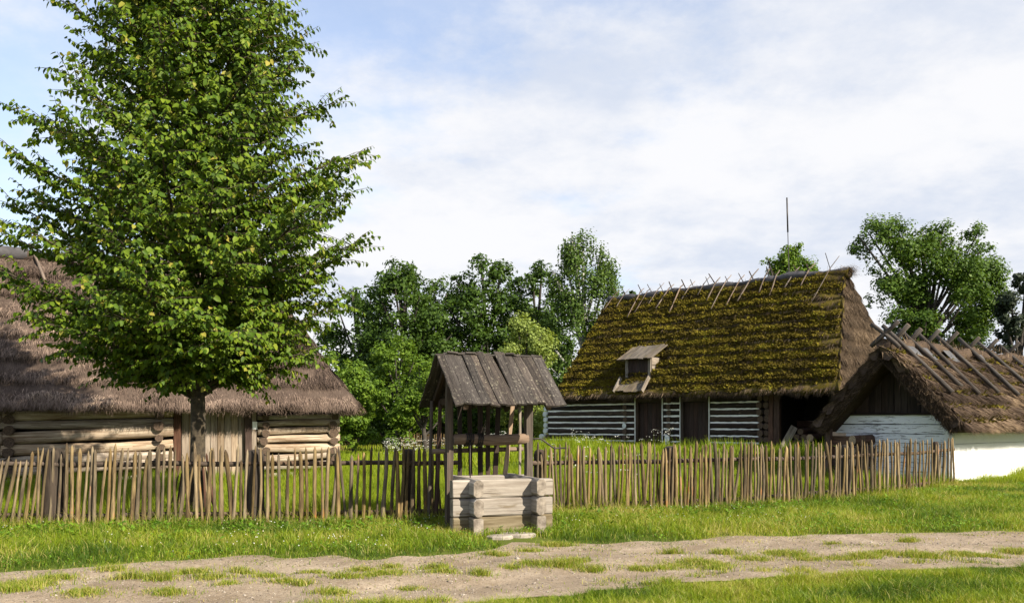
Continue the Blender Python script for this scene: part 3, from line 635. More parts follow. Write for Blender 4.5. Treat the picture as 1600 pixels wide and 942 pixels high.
# ------------------------------------------------------------------ mast behind the ridge
def build_mast():
    a = P(1240, 520, 47.); a[2] = terrain(a[0], a[1]); c = P(1229.5, 309, 47.)
    t = thing('thin_mast', 'thin tall pole rising behind the mossy cottage ridge', 'pole', a)
    mb = MB(); mb.tube([a, a+(c-a)*.5, a+(c-a)*.86], [.05, .035, .022], 6); mb.build('shaft', [M['iron'], M['iron']], t, True)
    mb = MB(); mb.tube([a+(c-a)*.86, c], [.045, .04], 6); mb.build('tip', [M['iron'], M['iron']], t, True)
build_mast()

# ------------------------------------------------------------------ barn
def build_barn():
    fi = R(23); u = V(math.cos(fi), math.sin(fi), 0); nb = V(math.sin(fi), -math.cos(fi), 0); bk = -nb
    W0 = P(340, 700, 26.6)*V(1, 1, 0)
    root = thing('barn', 'low log barn with brown thatched roof behind the linden tree', 'barn', W0+bk*3)
    def wt(px): return on_line(W0, u, px)
    def wp(px, z, out=0.): return W0+u*wt(px)+V(0, 0, z)+nb*out
    ov = .7; ze = 2.2; hw = 4.0; E = W0+nb*ov
    tR = on_line(E, u, 556); tL = -13.0
    b2 = W0+bk*(hw); 
    rr = on_line(b2, u, 404); zr = 7.15
    Ls = math.hypot(hw+ov, zr-ze); Vd = (bk*(hw+ov)+V(0, 0, zr-ze))/Ls; Nn = (nb*(zr-ze)+V(0, 0, hw+ov))/Ls
    O = E+u*tL+V(0, 0, ze); Lw = tR-tL; run = tR-rr
    RR = O+u*(Lw-run)+Vd*Ls; RL = O+Vd*Ls; BR = O+u*Lw+bk*2*(hw+ov); BL = O+bk*2*(hw+ov); i = .15
    roof = solid_roof('roof', [O+Vd*i+V(0, 0, -.08), O+u*(Lw-i)+Vd*i+V(0, 0, -.08), BR-u*i, BL, RR+V(0, 0, -.15), RL+V(0, 0, -.15)],
                      [(3, 2, 1, 0), (0, 1, 4, 5), (1, 2, 4), (2, 3, 5, 4), (3, 0, 5)], M['thatch_barn'], root)
    thatch_slope(roof, O, u, Vd, Nn, lambda v: 0., lambda v: Lw-run*(v/Ls)**1.0, Ls, 7, .20, M['thatch_barn'], M['straw_barn'], 70000, 21, slen=.34, sw=.017, ragged=.14, noise=.13, jit=.24, fringe=1.6)
    Lh = math.hypot(run, zr-ze); Vh = (-u*run+V(0, 0, zr-ze))/Lh; Nh = (u*(zr-ze)+V(0, 0, run))/Lh; hh = hw+ov
    thatch_slope(roof, O+u*Lw, bk, Vh, Nh, lambda v: hh*v/Lh, lambda v: 2*hh-hh*v/Lh, Lh, 7, .2, M['thatch_barn'], M['straw_barn'], 16000, 25, slen=.34, sw=.018, ragged=.08)
    mb = MB(); k = 30; pts = [RL+(RR-RL)*q/k+V(0, 0, .06+(vnoise(q*.7, 1., 3)-.5)*.12) for q in range(k+1)]
    mb.tube(pts, .24, 8, ry=.8, rough=.08); mb.build('ridge_thatch', M['thatch_barn'], roof, True)
    tq = on_line(RL, RR-RL, 44); mb = MB(); mb.tube([RL+V(0, 0, .2), RL+(RR-RL)*tq*.5+V(0, 0, .22), RL+(RR-RL)*tq+V(0, 0, .1)], .30, 8, ry=.75, rough=.05); mb.build('ridge_felt', M['felt'], roof, True)
    for px in (50, 112, 180, 245):
        t = on_line(RL, RR-RL, px); p = RL+(RR-RL)*t
        stick(p-Vd*1.5+Nn*.28+u*.5, p+V(0, 0, .3)+Vd*.3-u*.1, .05, .04, .03, 5, 6).build('ridge_stick', [M['stick'], M['picket_end']], roof, True)
    # dark interior
    def body(px0, px1, d0, d1, z0, z1, nm, mt):
        a, c = wt(px0), wt(px1); q = [W0+u*a+bk*d0, W0+u*c+bk*d0, W0+u*c+bk*d1, W0+u*a+bk*d1]
        return MB().hexa([x+V(0, 0, z0) for x in q]+[x+V(0, 0, z1) for x in q]).build(nm, mt, root)
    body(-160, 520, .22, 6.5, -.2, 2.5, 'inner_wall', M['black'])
    # log rows: (y centre at mid bay, radius m)
    def row(pxa, pxb, ya, yb, r, amp=.03, mats=None, ea=0., eb=0.):
        a = wp(pxa, 0); c = wp(pxb, 0); za = EYE-(ya-HY)*a[1]/F; zc = EYE-(yb-HY)*c[1]/F
        return logmb(a+V(0, 0, za), c+V(0, 0, zc), r, amp, 3.0, 14, .012, 1., random.uniform(.02, .14), 12, var=.14).build('wall_log', mats or [M['barn_log'], M['barn_end_pale']], root, True)
    for ya, yb, r, amp in ((649, 645, .17, .02), (665, 659, .135, .02), (684, 674, .20, .04), (705, 691, .17, .04), (722, 709, .15, .03), (738, 724, .16, .02)):
        row(2, 271, ya+random.uniform(-1.5, 1.5), yb+random.uniform(-1.5, 1.5), r*.9, amp*2.3)
        row(-150, 4, ya+9, ya+1, r*.95, amp)
    for y0, y1, r in ((652, 651, .10), (662, 659, .12), (675, 671, .125), (688, 683, .13), (701, 699, .16), (715, 711, .14), (729, 722, .15)):
        row(402, 530, y0+random.uniform(-1, 1), y1+random.uniform(-1, 1), r*.85, .07)
    # log ends of the cross walls
    def ends(px, ys, r, out=.28, dark=True):
        for y in ys:
            p = wp(px+random.uniform(-2, 2), 0); z = EYE-(y-HY)*p[1]/F; rr_ = r*random.uniform(.85, 1.15)
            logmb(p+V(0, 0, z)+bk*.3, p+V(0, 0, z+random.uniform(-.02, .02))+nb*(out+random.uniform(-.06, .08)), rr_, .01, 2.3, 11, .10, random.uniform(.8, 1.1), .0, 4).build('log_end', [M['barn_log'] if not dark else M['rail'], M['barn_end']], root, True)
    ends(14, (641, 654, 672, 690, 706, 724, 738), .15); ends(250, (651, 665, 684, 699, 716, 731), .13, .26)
    ends(413, (653, 664, 676, 689, 703, 717), .12, .24, False); ends(521, (651, 664, 676, 689, 703, 718), .13, .2, False)
    # door bay
    for px, w, mt in ((277, .22, 'red_post'), (388, .22, 'red_post'), (396, .16, 'barn_plank')):
        mb = MB(); mb.plank(wp(px, -.1, .02), wp(px, 2.4, .02), u, w, .22, 5, .006); mb.build('door_post', [M[mt], M['barn_end']], root)
    a, c = wt(284), wt(383); nb_ = 9
    d = MB().plank(wp(333, 0, -.1), wp(333, 2.2, -.1), u, c-a+.1, .04, 1).build('door', M['black'], root)
    for k in range(nb_):
        w = (c-a)/nb_; p = W0+u*(a+w*(k+.5)); z0 = .04+random.uniform(0, .04)
        mb = MB(); mb.plank(p+V(0, 0, z0)-nb*(.06+random.uniform(0, .025)), p+V(0, 0, 2.3)-nb*(.06+random.uniform(0, .025)), u, w-.012, .04, 5, .005, warp=.01); mb.build('door_board', [M['barn_plank'], M['barn_end']], d)
    q = wp(397.5, 1.66, .125); mb = MB(); mb.plank(q-V(0, 0, .12), q+V(0, 0, .12), u, .15, .012, 1); tag(mb.build('notice', M['paper'], root), 'small white paper notice')
    for px0, px1 in ((5, 275), (392, 530)):
        for k in range(int((px1-px0)/24)):
            p = wp(px0+24*(k+.5), -.02, .03); mb = MB(); n_ = 7
            mb.tube([p-u*.25, p-u*.12, p+u*.12, p+u*.25], [.09, .16, .17, .08], 7, rough=.18); mb.build('base_stone', M['stone'], root)
    return root
build_barn()

# ------------------------------------------------------------------ hut
def build_hut():
    th = R(40); s = V(math.cos(th), math.sin(th), 0); g = V(-math.sin(th), math.cos(th), 0); out = -s   # out: away from the gable
    Cn = P(1486, 700, 24.5)*V(1, 1, 0); Wd = 3.2; Ln = 10.5; zt = 1.98
    root = thing('hut', 'small thatched hut with crossed ridge poles, dark board gable and white walls', 'hut', Cn+g*Wd/2+s*Ln/2)
    mid = Cn+g*Wd/2
    zr = 4.0; ov = .55; oh = .8; slope = (zr-1.66)/(Wd/2+ov)
    # roof: two thick slabs
    Ls = math.hypot(Wd/2+ov, zr-1.66); face = -g
    Vd = (g*(Wd/2+ov)+V(0, 0, zr-1.66))/Ls; Nn = nrm(np.cross(s, Vd)); 
    O = Cn+face*ov+out*oh+V(0, 0, 1.66); Lr = Ln+oh
    Vb = (-g*(Wd/2+ov)+V(0, 0, zr-1.66))/Ls; Nb = nrm(np.cross(-s, Vb)); Ob = Cn+g*(Wd+ov)+s*Ln+V(0, 0, 1.66)
    Rg = mid+out*oh+V(0, 0, zr); Rg2 = mid+s*Ln+V(0, 0, zr)
    tck = .30; mb = MB()
    mb.hexa([O-Nn*tck, O+s*Lr-Nn*tck, Rg2-V(0, 0, tck*1.5), Rg-V(0, 0, tck*1.5), O+Nn*.02, O+s*Lr+Nn*.02, Rg2, Rg])
    B0 = Cn+g*(Wd+ov)+out*oh+V(0, 0, 1.66)
    mb.hexa([Rg-V(0, 0, tck*1.5), Rg2-V(0, 0, tck*1.5), Ob-Nb*tck, B0-Nb*tck, Rg, Rg2, Ob+Nb*.02, B0+Nb*.02])
    roof = mb.build('roof', M['thatch_hip'], root)
    thatch_slope(roof, O, s, Vd, Nn, lambda v: .25*math.sin(v*1.5), lambda v: Lr, Ls, 6, .15, M['thatch_hut'], M['straw_hut'], 60000, 51, moss=True, nm=16000, moss_f=lambda u, v: -.14, slen=.42, sw=.024, jit=.36, ragged=.12, noise=.13, fringe=1.5)
    thatch_slope(roof, Ob, -s, Vb, Nb, lambda v: 0., lambda v: Lr, Ls, 6, .15, M['thatch_hut'], M['straw_hut'], 7000, 53, slen=.34, sw=.02, ragged=.1)
    # rough verge straw on the gable edges
    n = 12000; side = rng.random(n) < .5; v = rng.uniform(0, Ls, n)
    Pv = np.where(side[:, None], O+Vd*v[:, None]-Nn*rng.uniform(-.12, .34, n)[:, None], B0+Vb*v[:, None]-Nb*rng.uniform(-.12, .34, n)[:, None])
    dirs = out[None]*rng.uniform(.1, .8, n)[:, None]-np.where(side[:, None], Vd[None], Vb[None])*rng.uniform(.3, 1, n)[:, None]+rng.normal(0, .2, (n, 3)); dirs /= np.linalg.norm(dirs, axis=1)[:, None]
    wv = rng.normal(0, 1, (n, 3)); wv /= np.linalg.norm(wv, axis=1)[:, None]
    tv = strands(Pv+s*rng.uniform(0, .1, n)[:, None], dirs, rng.uniform(.08, .32, n), wv, rng.uniform(.01, .022, n))
    tag(mesh_np('verge_straw', tv, np.arange(3*n).reshape(-1, 3), M['straw_hip'], roof, tint=np.repeat(rng.random(n), 3)), kind='stuff')
    # ridge straw lumps and tin sheets
    mb = MB(); k = 44; pts = [Rg+(Rg2-Rg)*q/k+V(0, 0, .05+(vnoise(q*.8, 4., 13)-.5)*.2) for q in range(k+1)]; mb.tube(pts, .2, 9, rough=.15); mb.build('ridge_thatch', M['thatch_hut'], roof, True)
    n = 2600; f = rng.random(n); c = Rg[None]+(Rg2-Rg)[None]*f[:, None]+V(0, 0, .12)[None]+rng.normal(0, .11, (n, 3)); d = rng.normal(0, 1, (n, 3))+V(0, 0, -.3); d /= np.linalg.norm(d, axis=1)[:, None]
    tv = strands(c, d, rng.uniform(.15, .4, n), np.cross(d, V(0, 0, 1)), rng.uniform(.012, .022, n)); tag(mesh_np('ridge_straw', tv, np.arange(3*n).reshape(-1, 3), M['straw_hut'], roof, tint=np.repeat(np.clip(rng.normal(.7, .2, n), 0, 1), 3)), kind='stuff')
    for px in (1410, 1432, 1468, 1518):
        t = on_line(Rg, s, px); p = Rg+s*t; mb = MB(); mb.plank(p+Nn*.2-Vd*.62, p+Nn*.2-Vd*.1, s, .5, .012, 3, .02, warp=.03); mb.build('tin_sheet', M['sheet'], roof)
    # poles
    for kx, px in enumerate((1380, 1398, 1420, 1447, 1476, 1512, 1540, 1574)):
        t = on_line(Rg, s, px); p = Rg+s*t+V(0, 0, .22); ln = random.uniform(1.8, 2.35); r = random.uniform(.065, .08)
        if kx == 0: ln = .5
        stick(p-Vd*ln+Nn*.14+s*random.uniform(-.25, .2), p+Nn*.06+Vd*random.uniform(.45, .6), r, r*.85, .03, 6, 8).build('ridge_pole', [M['pole'], M['barn_end']], roof, True)
        stick(p-Vb*(1.9 if kx else .4)+Nb*.14, p+Nb*.05+s*.16+Vb*random.uniform(.48, .62), r, r*.95, .02, 5, 8).build('ridge_pole', [M['pole'], M['barn_end']], roof, True)
    # walls
    nl = 7; lh = zt/nl
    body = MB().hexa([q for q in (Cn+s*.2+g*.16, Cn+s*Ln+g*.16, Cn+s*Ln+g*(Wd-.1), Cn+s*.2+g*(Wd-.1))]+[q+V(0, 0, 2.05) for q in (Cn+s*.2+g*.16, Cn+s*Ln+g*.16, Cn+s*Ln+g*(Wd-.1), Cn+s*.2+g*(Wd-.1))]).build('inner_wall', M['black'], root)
    for k in range(nl):
        z = lh*(k+.5); ext = .0 if k < nl-2 else .35
        mb = MB(); mb.plank(Cn+g*(.02)+V(0, 0, z)+s*.08, Cn+g*(Wd+ext)+V(0, 0, z+random.uniform(-.01, .01))+s*.08, (0, 0, 1), lh-.012, .16, 10, .008); mb.build('gable_log', [M['hut_white'], M['hut_white']], root)
        mb = MB(); mb.plank(Cn+s*(-.12)+V(0, 0, z)+g*.07, Cn+s*Ln+V(0, 0, z)+g*.07, (0, 0, 1), lh-.004, .17, 16, .003); mb.build('side_log', [M['limewash'], M['hut_white']], root)
    # gable boards
    nbd = 17
    for k in range(nbd):
        x = Wd*1.06*(k+.5)/nbd-.03*Wd; hgt = zr-.36-abs(x-Wd/2)*slope
        if hgt < zt+.12: continue
        mb = MB(); p = Cn+g*x+s*(.10+random.uniform(-.02, .02)); mb.plank(p+V(0, 0, zt+.01), p+V(0, 0, hgt+.1), g, Wd*1.06/nbd-.006, .035, 4, .004); mb.build('gable_board', [M['hut_board'], M['barn_end']], root)
    gb = MB(); q = [Cn+g*.0+s*.17, Cn+s*.3, Cn+g*Wd+s*.3, Cn+g*Wd+s*.17]; z1 = zr-.5
    gb.v = [q[0]+V(0, 0, zt), q[3]+V(0, 0, zt), mid+s*.17+V(0, 0, z1), q[1]+V(0, 0, zt), q[2]+V(0, 0, zt), mid+s*.3+V(0, 0, z1)]
    for f_ in ((0, 2, 1), (3, 4, 5), (0, 3, 5, 2), (1, 2, 5, 4)): gb.face(f_, [(0, 0)]*len(f_))
    gb.build('gable_backing', M['black'], root)
    mb = MB(); mb.plank(Cn+g*(-.05)+V(0, 0, zt+.03)+s*.02, Cn+g*(Wd+.3)+V(0, 0, zt+.03)+s*.02, (0, 0, 1), .07, .2, 5, .006); mb.build('gable_ledge', [M['hut_board'], M['barn_end']], root)
    mb = MB(); mb.plank(Cn+g*.02+s*.0+V(0, 0, -.1), Cn+g*.02+s*.0+V(0, 0, zt-.02), g, .2, .18, 6, .008); mb.build('corner_post', [M['hut_white'], M['hut_white']], root)
build_hut()
def build_low_wall():
    a = P(1303, 700, 26.9)*V(1, 1, 0); c = P(1349, 700, 25.7)*V(1, 1, 0); d = nrm(c-a); f = V(d[1], -d[0], 0)
    t = thing('low_log_wall', 'short dark log wall with round log ends between cottage bay and hut', 'log wall', (a+c)/2)
    for k in range(4):
        z = .20+.33*k; mb = MB(); mb.plank(a+V(0, 0, z), c+V(0, 0, z), (0, 0, 1), .31, .16, 4, .012); mb.build('wall_log', [M['red_post'], M['barn_end']], t)
        p = c-d*.22+V(0, 0, z+.03); logmb(p-f*.5, p+f*.22, .15, .0, 2.2, 12, .04, n=3).build('log_end', [M['red_post'], M['barn_end_pale']], t, True)
    mb = MB(); mb.plank(a-d*.1+f*.12+V(0, 0, -.1), a-d*.1+f*.12+V(0, 0, 1.62), d, .24, .12, 4, .006); mb.build('end_post', [M['red_post'], M['barn_end']], t)
build_low_wall()

# ------------------------------------------------------------------ well
def build_well():
    yw = R(20); ex = V(math.cos(yw), math.sin(yw), 0); ey = V(-math.sin(yw), math.cos(yw), 0); o = G(740, 836)
    def w(x, y, z=0.): return o+ex*x+ey*y+V(0, 0, z)
    root = thing('well', 'wooden draw well with pale timber box, plank roof and winding roller', 'well', w(.5, .6))
    X0, X1, D = .0, 1.035, 1.12; hh = .292
    for k in range(3):
        z = .135+hh*k; mt = [M['well_low'] if k == 0 else M['well_log'], M['well_end']]
        j = lambda: random.uniform(-.008, .008)
        dz = .016
        hewn(MB(), w(-.335+j(), .09, z), w(1.33+j(), .09+j(), z+j()), .088, .139, .022).build('box_timber', mt, root)
        hewn(MB(), w(-.12, D, z), w(1.30+j(), D, z), .09, .139, .022).build('box_timber', mt, root)
        for x in (X0, X1):
            hewn(MB(), w(x, -.26+j(), z+dz), w(x, D+.25+j(), z+dz), .080+j()*.5, .137, .045 if k else .02).build('box_timber', mt, root)
    for y in (.66,):
        mb = MB(); mb.plank(w(-.215, y, -.1), w(-.20, y, 2.5), ex, .115, .13, 8, .005); mb.build('post', [M['well_post'], M['well_end']], root)
        mb = MB(); mb.plank(w(1.175, y, -.1), w(1.165, y, 2.5), ex, .12, .13, 8, .005); mb.build('post', [M['well_post'], M['well_end']], root)
    # gable frame
    xe0, xe1 = -.40, 1.42; yr, zr = .75, 2.84; ze = 2.0; yf, yb = -.35, 1.87
    for x in (-.2, 1.165):
        mb = MB(); mb.plank(w(x+.09, -.1, 2.10), w(x+.09, 1.62, 2.10), (0, 0, 1), .12, .07, 4, .004); mb.build('tie_beam', [M['dark_post'], M['barn_end']], root)
        for a, c in ((yf+.1, yr-.03), (yb-.1, yr+.03)):
            mb = MB(); mb.plank(w(x, a, ze-.02), w(x, c, zr-.12), ex, .08, .09, 4, .003); mb.build('rafter', [M['dark_post'], M['barn_end']], root)
    mb = MB(); mb.plank(w(xe0+.03, yr, zr-.13), w(xe1-.03, yr, zr-.13), (0, 0, 1), .09, .07, 4); mb.build('ridge_beam', [M['dark_post'], M['barn_end']], root)
    # roof planks
    for side, ye, nb in ((0, yf, 12), (1, yb, 11)):
        st = 0
        ws = [random.uniform(.8, 1.25) for _ in range(nb)]; tot = sum(ws); x = xe0
        for k in range(nb):
            wdt = ws[k]/tot*(xe1-xe0); xc = x+wdt/2; x += wdt; lift = random.uniform(.0, .028)+(.02 if k % 2 else 0); sk = random.uniform(-.02, .02)
            if side == 0 and k == 6: sk = -.05
            top = w(xc+sk, yr+(.03 if side == 0 else -.03), zr+lift+random.uniform(-.01, .035)); bot = w(xc, ye+random.uniform(-.03, .03), ze+lift+random.uniform(-.015, .015))
            mb = MB(); mb.plank(top, bot, ex, wdt*1.06, .03, 7, .007, wtaper=random.uniform(.94, 1.06), endj=.03, warp=.015)
            mb.build('roof_plank', [M['well_roof'], M['well_roof']], root)
    # roller with chain turns and crank
    zR = 1.47; pts = [w(-.15+1.30*q/8, .66, zR+.01*math.sin(q)) for q in range(9)]
    mb = MB(); mb.tube(pts, .088, 14, 2.2, rough=.01); rl = mb.build('roller', [M['roller'], M['well_end']], root, True)
    for q in range(7):
        x = .07+q*.035+(.06 if q > 3 else 0); mb = MB(); k = 14; mb.tube([w(x+.012*math.sin(i_*.45), .66+.100*math.cos(i_/k*2*math.pi), zR+.100*math.sin(i_/k*2*math.pi)) for i_ in range(k+1)], .014, 5); mb.build('chain_turn', M['iron'], rl, True)
    mb = MB(); mb.tube([w(.12, .57, zR), w(.12, .565, .5)], .010, 5); mb.build('chain', M['iron'], root, True)
    mb = MB(); mb.tube([w(1.1, .66, zR), w(1.36, .66, zR+.01), w(1.40, .66, zR+.005), w(1.56, .60, zR-.12), w(1.60, .58, zR-.15), w(1.82, .58, zR-.15)], .014, 6); mb.build('crank', M['iron'], root, True)
    # back rail and hanging slats
    zb_ = 1.27; stick(w(-.35, 1.22, zb_), w(1.28, 1.22, zb_+.02), .045, .04, .015, 6, 8).build('back_rail', [M['roller'], M['barn_end']], root, True)
    B0 = w(0, 1.16)
    for px, lean, wd, mt in ((718, .0, .075, 'dark_post'), (734, .02, .07, 'dark_post'), (750, .01, .085, 'dark_post'), (762, 0, .07, 'dark_post'), (776, -.05, .085, 'dark_post'), (795, -.13, .075, 'slat_pale'), (812, .0, .05, 'dormer_side')):
        x = on_line(B0, ex, px); mb = MB(); mb.plank(w(x+lean*.7, 1.15, .70), w(x-lean*.8, 1.15, 2.35), ex, wd, .03, 5, .006); mb.build('back_slat', [M[mt], M['barn_end']], root)
    B1 = w(0, 1.55)
    for pa, pb, r, mt in ((669, 674, .034, 'well_post'), (680, 687, .042, 'red_post')):
        xa = on_line(B1, ex, pa); xb = on_line(B1, ex, pb); stick(w(xa, 1.55, -.1), w(xb, 1.5, 2.12), r, r*.9, .01, 6, 8).build('corner_pole', [M[mt], M['barn_end']], root, True)
    return w
WELL = build_well()
def build_slabs():
    for px, py, a, c, lb in ((781, 841, .20, .16, 'smaller pale flat stone lying left in front of the well box'), (808, 838, .27, .17, 'larger pale flat stone lying right in front of the well box')):
        p = G(px, py); p[2] = float(terrain(p[0], p[1])); mb = MB(); k = 9; rr = [random.uniform(.85, 1.15) for _ in range(k)]
        rings = []
        for z, s in ((-.03, 1.), (.035, 1.), (.05, .9)):
            rings.append([len(mb.v)+i for i in range(k)]); mb.v.extend([p+V(a*s*rr[i]*math.cos(2*math.pi*i/k), c*s*rr[i]*math.sin(2*math.pi*i/k), z+random.uniform(-.004, .004)) for i in range(k)])
        for q in range(2):
            for i in range(k): mb.face((rings[q][i], rings[q][(i+1) % k], rings[q+1][(i+1) % k], rings[q+1][i]), [(0, 0)]*4)
        mb.face(rings[2], [(0, 0)]*k); tag(mb.build('stone_slab', M['stone'], None, org=p), lb, 'stone', 'flat stones before the well')
build_slabs()

# ------------------------------------------------------------------ picket fence
FL = [G(-260, 826), G(0, 824), G(430, 822), G(640, 817), G(705, 813), G(835, 805), G(1050, 800), G(1180, 793), G(1300, 784), G(1400, 773), G(1455, 766), G(1494, 759)]
FX = [800+p[0]/p[1]*F for p in FL]
def fence_at(px):
    k = min(max(np.searchsorted(FX, px)-1, 0), len(FL)-2); a, c = FL[k], FL[k+1]; t = on_line(a, c-a, px); p = a+(c-a)*t
    d = nrm(c-a); return p*V(1, 1, 0), d, V(d[1], -d[0], 0)
def build_fence():
    root = thing('picket_fence', 'long rustic stick fence of split pickets running behind the well', 'fence', fence_at(640)[0])
    for px, dz, r in ((78, 1.32, .175), (396, 1.29, .15), (643, 1.29, .12), (846, 1.24, .12), (1053, 1.29, .13), (1329, 1.25, .09), (1470, 1.25, .08)):
        p, d, f = fence_at(px); bks = -f*.13
        mb = MB(); pts = [p+bks+V(0, 0, z) for z in (-.1, .3, .7, dz-.10, dz-.03, dz)]
        mb.tube(pts, [r, r*1.02, r*.98, r*.97, r*.8, r*.45], 10, 2.4, rough=.03); mb.build('fence_post', [M['fence_post'], M['fence_post']], root, True)
    for z, r in ((1.05, .045), (.2, .04)):
        stops = (-170, -40, 78, 240, 396, 520, 643, 708); 
        for a, c in list(zip(stops[:-1], stops[1:]))+[(829, 950), (950, 1053), (1053, 1190), (1190, 1329), (1329, 1440), (1440, 1490)]:
            pa, d, f = fence_at(a); pc, d2, f2 = fence_at(c); zz = z-(.06 if a > 820 and z > .5 else 0)
            stick(pa-f*.02+V(0, 0, zz+random.uniform(-.02, .02))-d*.1, pc-f2*.02+V(0, 0, zz+random.uniform(-.02, .02))+d2*.1, r, r*.9, .02, 8, 7).build('rail', [M['rail'], M['barn_end']], root, True)
    px = -150.; xs = []
    while px < 704: xs.append(px); px += random.choice((7.5, 9, 10, 11, 12.5))+random.uniform(-.8, .8)
    px = 839.
    while px < 1050: xs.append(px); px += random.uniform(4.6, 7.6)
    while px < 1250: xs.append(px); px += random.uniform(4.2, 6.4)
    while px < 1491: xs.append(px); px += random.uniform(4.2, 5.8)
    for x in xs:
        p, d, f = fence_at(x); top = 1.24+random.choice((0, 0, 0, -.12, .04))+random.uniform(-.06, .05); lean = random.gauss(0, .03)
        if -20 < x < 38: top = 1.06+random.uniform(-.03, .05)
        if x < 110: lean += .16*(1-max(x, 0)/130)*(1 if x > -40 else .4)+.02
        elif x < 240: lean += .05
        if x > 1452: lean -= .10*(x-1452)/40; top += .02
        r = random.choice((.021, .024, .026, .029, .035))*random.uniform(.9, 1.1)
        r *= 1.10 if x > 820 else 1.14
        y = .05+random.uniform(-.01, .015); a = p+f*y+V(0, 0, -.06)-d*lean*.5*1.2; c = p+f*(y+random.uniform(-.02, .03))+d*(lean*.5*1.2)+V(0, 0, top)
        stick(a, c, r*1.08, r*.82, random.uniform(.012, .055), 7, 7, .16, True).build('picket', [M['picket'], M['picket_end']], root, True)
build_fence()
def build_back_fence():
    ys = 52.; z0 = -.03
    def at(px): Y = ys+(px-530)*.012; return V((px-800)/F*Y, Y, 0)
    root = thing('back_fence', 'distant thin stick fence at the far edge of the meadow', 'fence', at(610))
    mb = MB(); px = 515.
    while px < 722:
        p = at(px); p[2] = float(terrain(p[0], p[1])); h = 1.05+random.uniform(-.08, .08); stick(p-V(0, 0, .1), p+V(random.uniform(-.04, .04), 0, h), .026, .02, .01, 2, 4, .05, False, mb); px += random.uniform(2.2, 3.6)
    tag(mb.build('pickets', [M['picket'], M['picket']], root), kind='stuff')
    for a, c in ((513, 602), (602, 724)):
        stick(at(a)+V(0, -.05, .62), at(c)+V(0, -.05, .6), .05, .045, .03, 6, 6).build('rail', [M['picket'], M['barn_end']], root, True)
    for px in (602, 668):
        p = at(px); stick(p+V(0, -.1, -.2), p+V(0, -.1, .9), .14, .13, .01, 3, 8).build('fence_post', [M['fence_post'], M['barn_end']], root, True)
build_back_fence()

# ------------------------------------------------------------------ trees
M['leaf_linden'] = leafmat('linden_leaf', [(0, (.018, .040, .005)), (.4, (.060, .115, .008)), (.8, (.165, .225, .016)), (1, (.30, .26, .05))], .28)
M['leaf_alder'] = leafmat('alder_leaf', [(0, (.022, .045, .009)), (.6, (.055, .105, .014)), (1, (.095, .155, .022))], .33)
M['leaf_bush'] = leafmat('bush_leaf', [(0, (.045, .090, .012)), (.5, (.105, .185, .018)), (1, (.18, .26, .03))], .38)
M['leaf_birch'] = leafmat('birch_leaf', [(0, (.035, .068, .016)), (.6, (.085, .145, .026)), (1, (.14, .20, .04))], .32)
M['leaf_willow'] = leafmat('willow_leaf', [(0, (.14, .19, .040)), (.6, (.26, .33, .08)), (1, (.34, .40, .13))], .4)
M['leaf_poplar'] = leafmat('poplar_leaf', [(0, (.028, .058, .010)), (.5, (.070, .130, .016)), (1, (.13, .20, .03))], .33)
M['leaf_dark'] = leafmat('dark_leaf', [(0, (.012, .020, .012)), (1, (.04, .055, .03))], .15)  # darkest and greyest of the leaf colours
def leafquads(c, nr, size, asp=.62, ax=None):
    n = len(c); r = rng.normal(0, 1, (n, 3)) if ax is None else ax
    nr = nr/np.linalg.norm(nr, axis=1)[:, None]; a = r-nr*np.sum(r*nr, 1)[:, None]; a /= np.linalg.norm(a, axis=1)[:, None]+1e-9; b = np.cross(nr, a)
    s = size[:, None]; v = np.stack([c-a*s*.5, c+b*s*asp*.5-a*s*.08+nr*s*.06, c+a*s*.5, c-b*s*asp*.5-a*s*.08+nr*s*.06], 1)
    return v.reshape(-1, 3), np.arange(n*4).reshape(-1, 4)
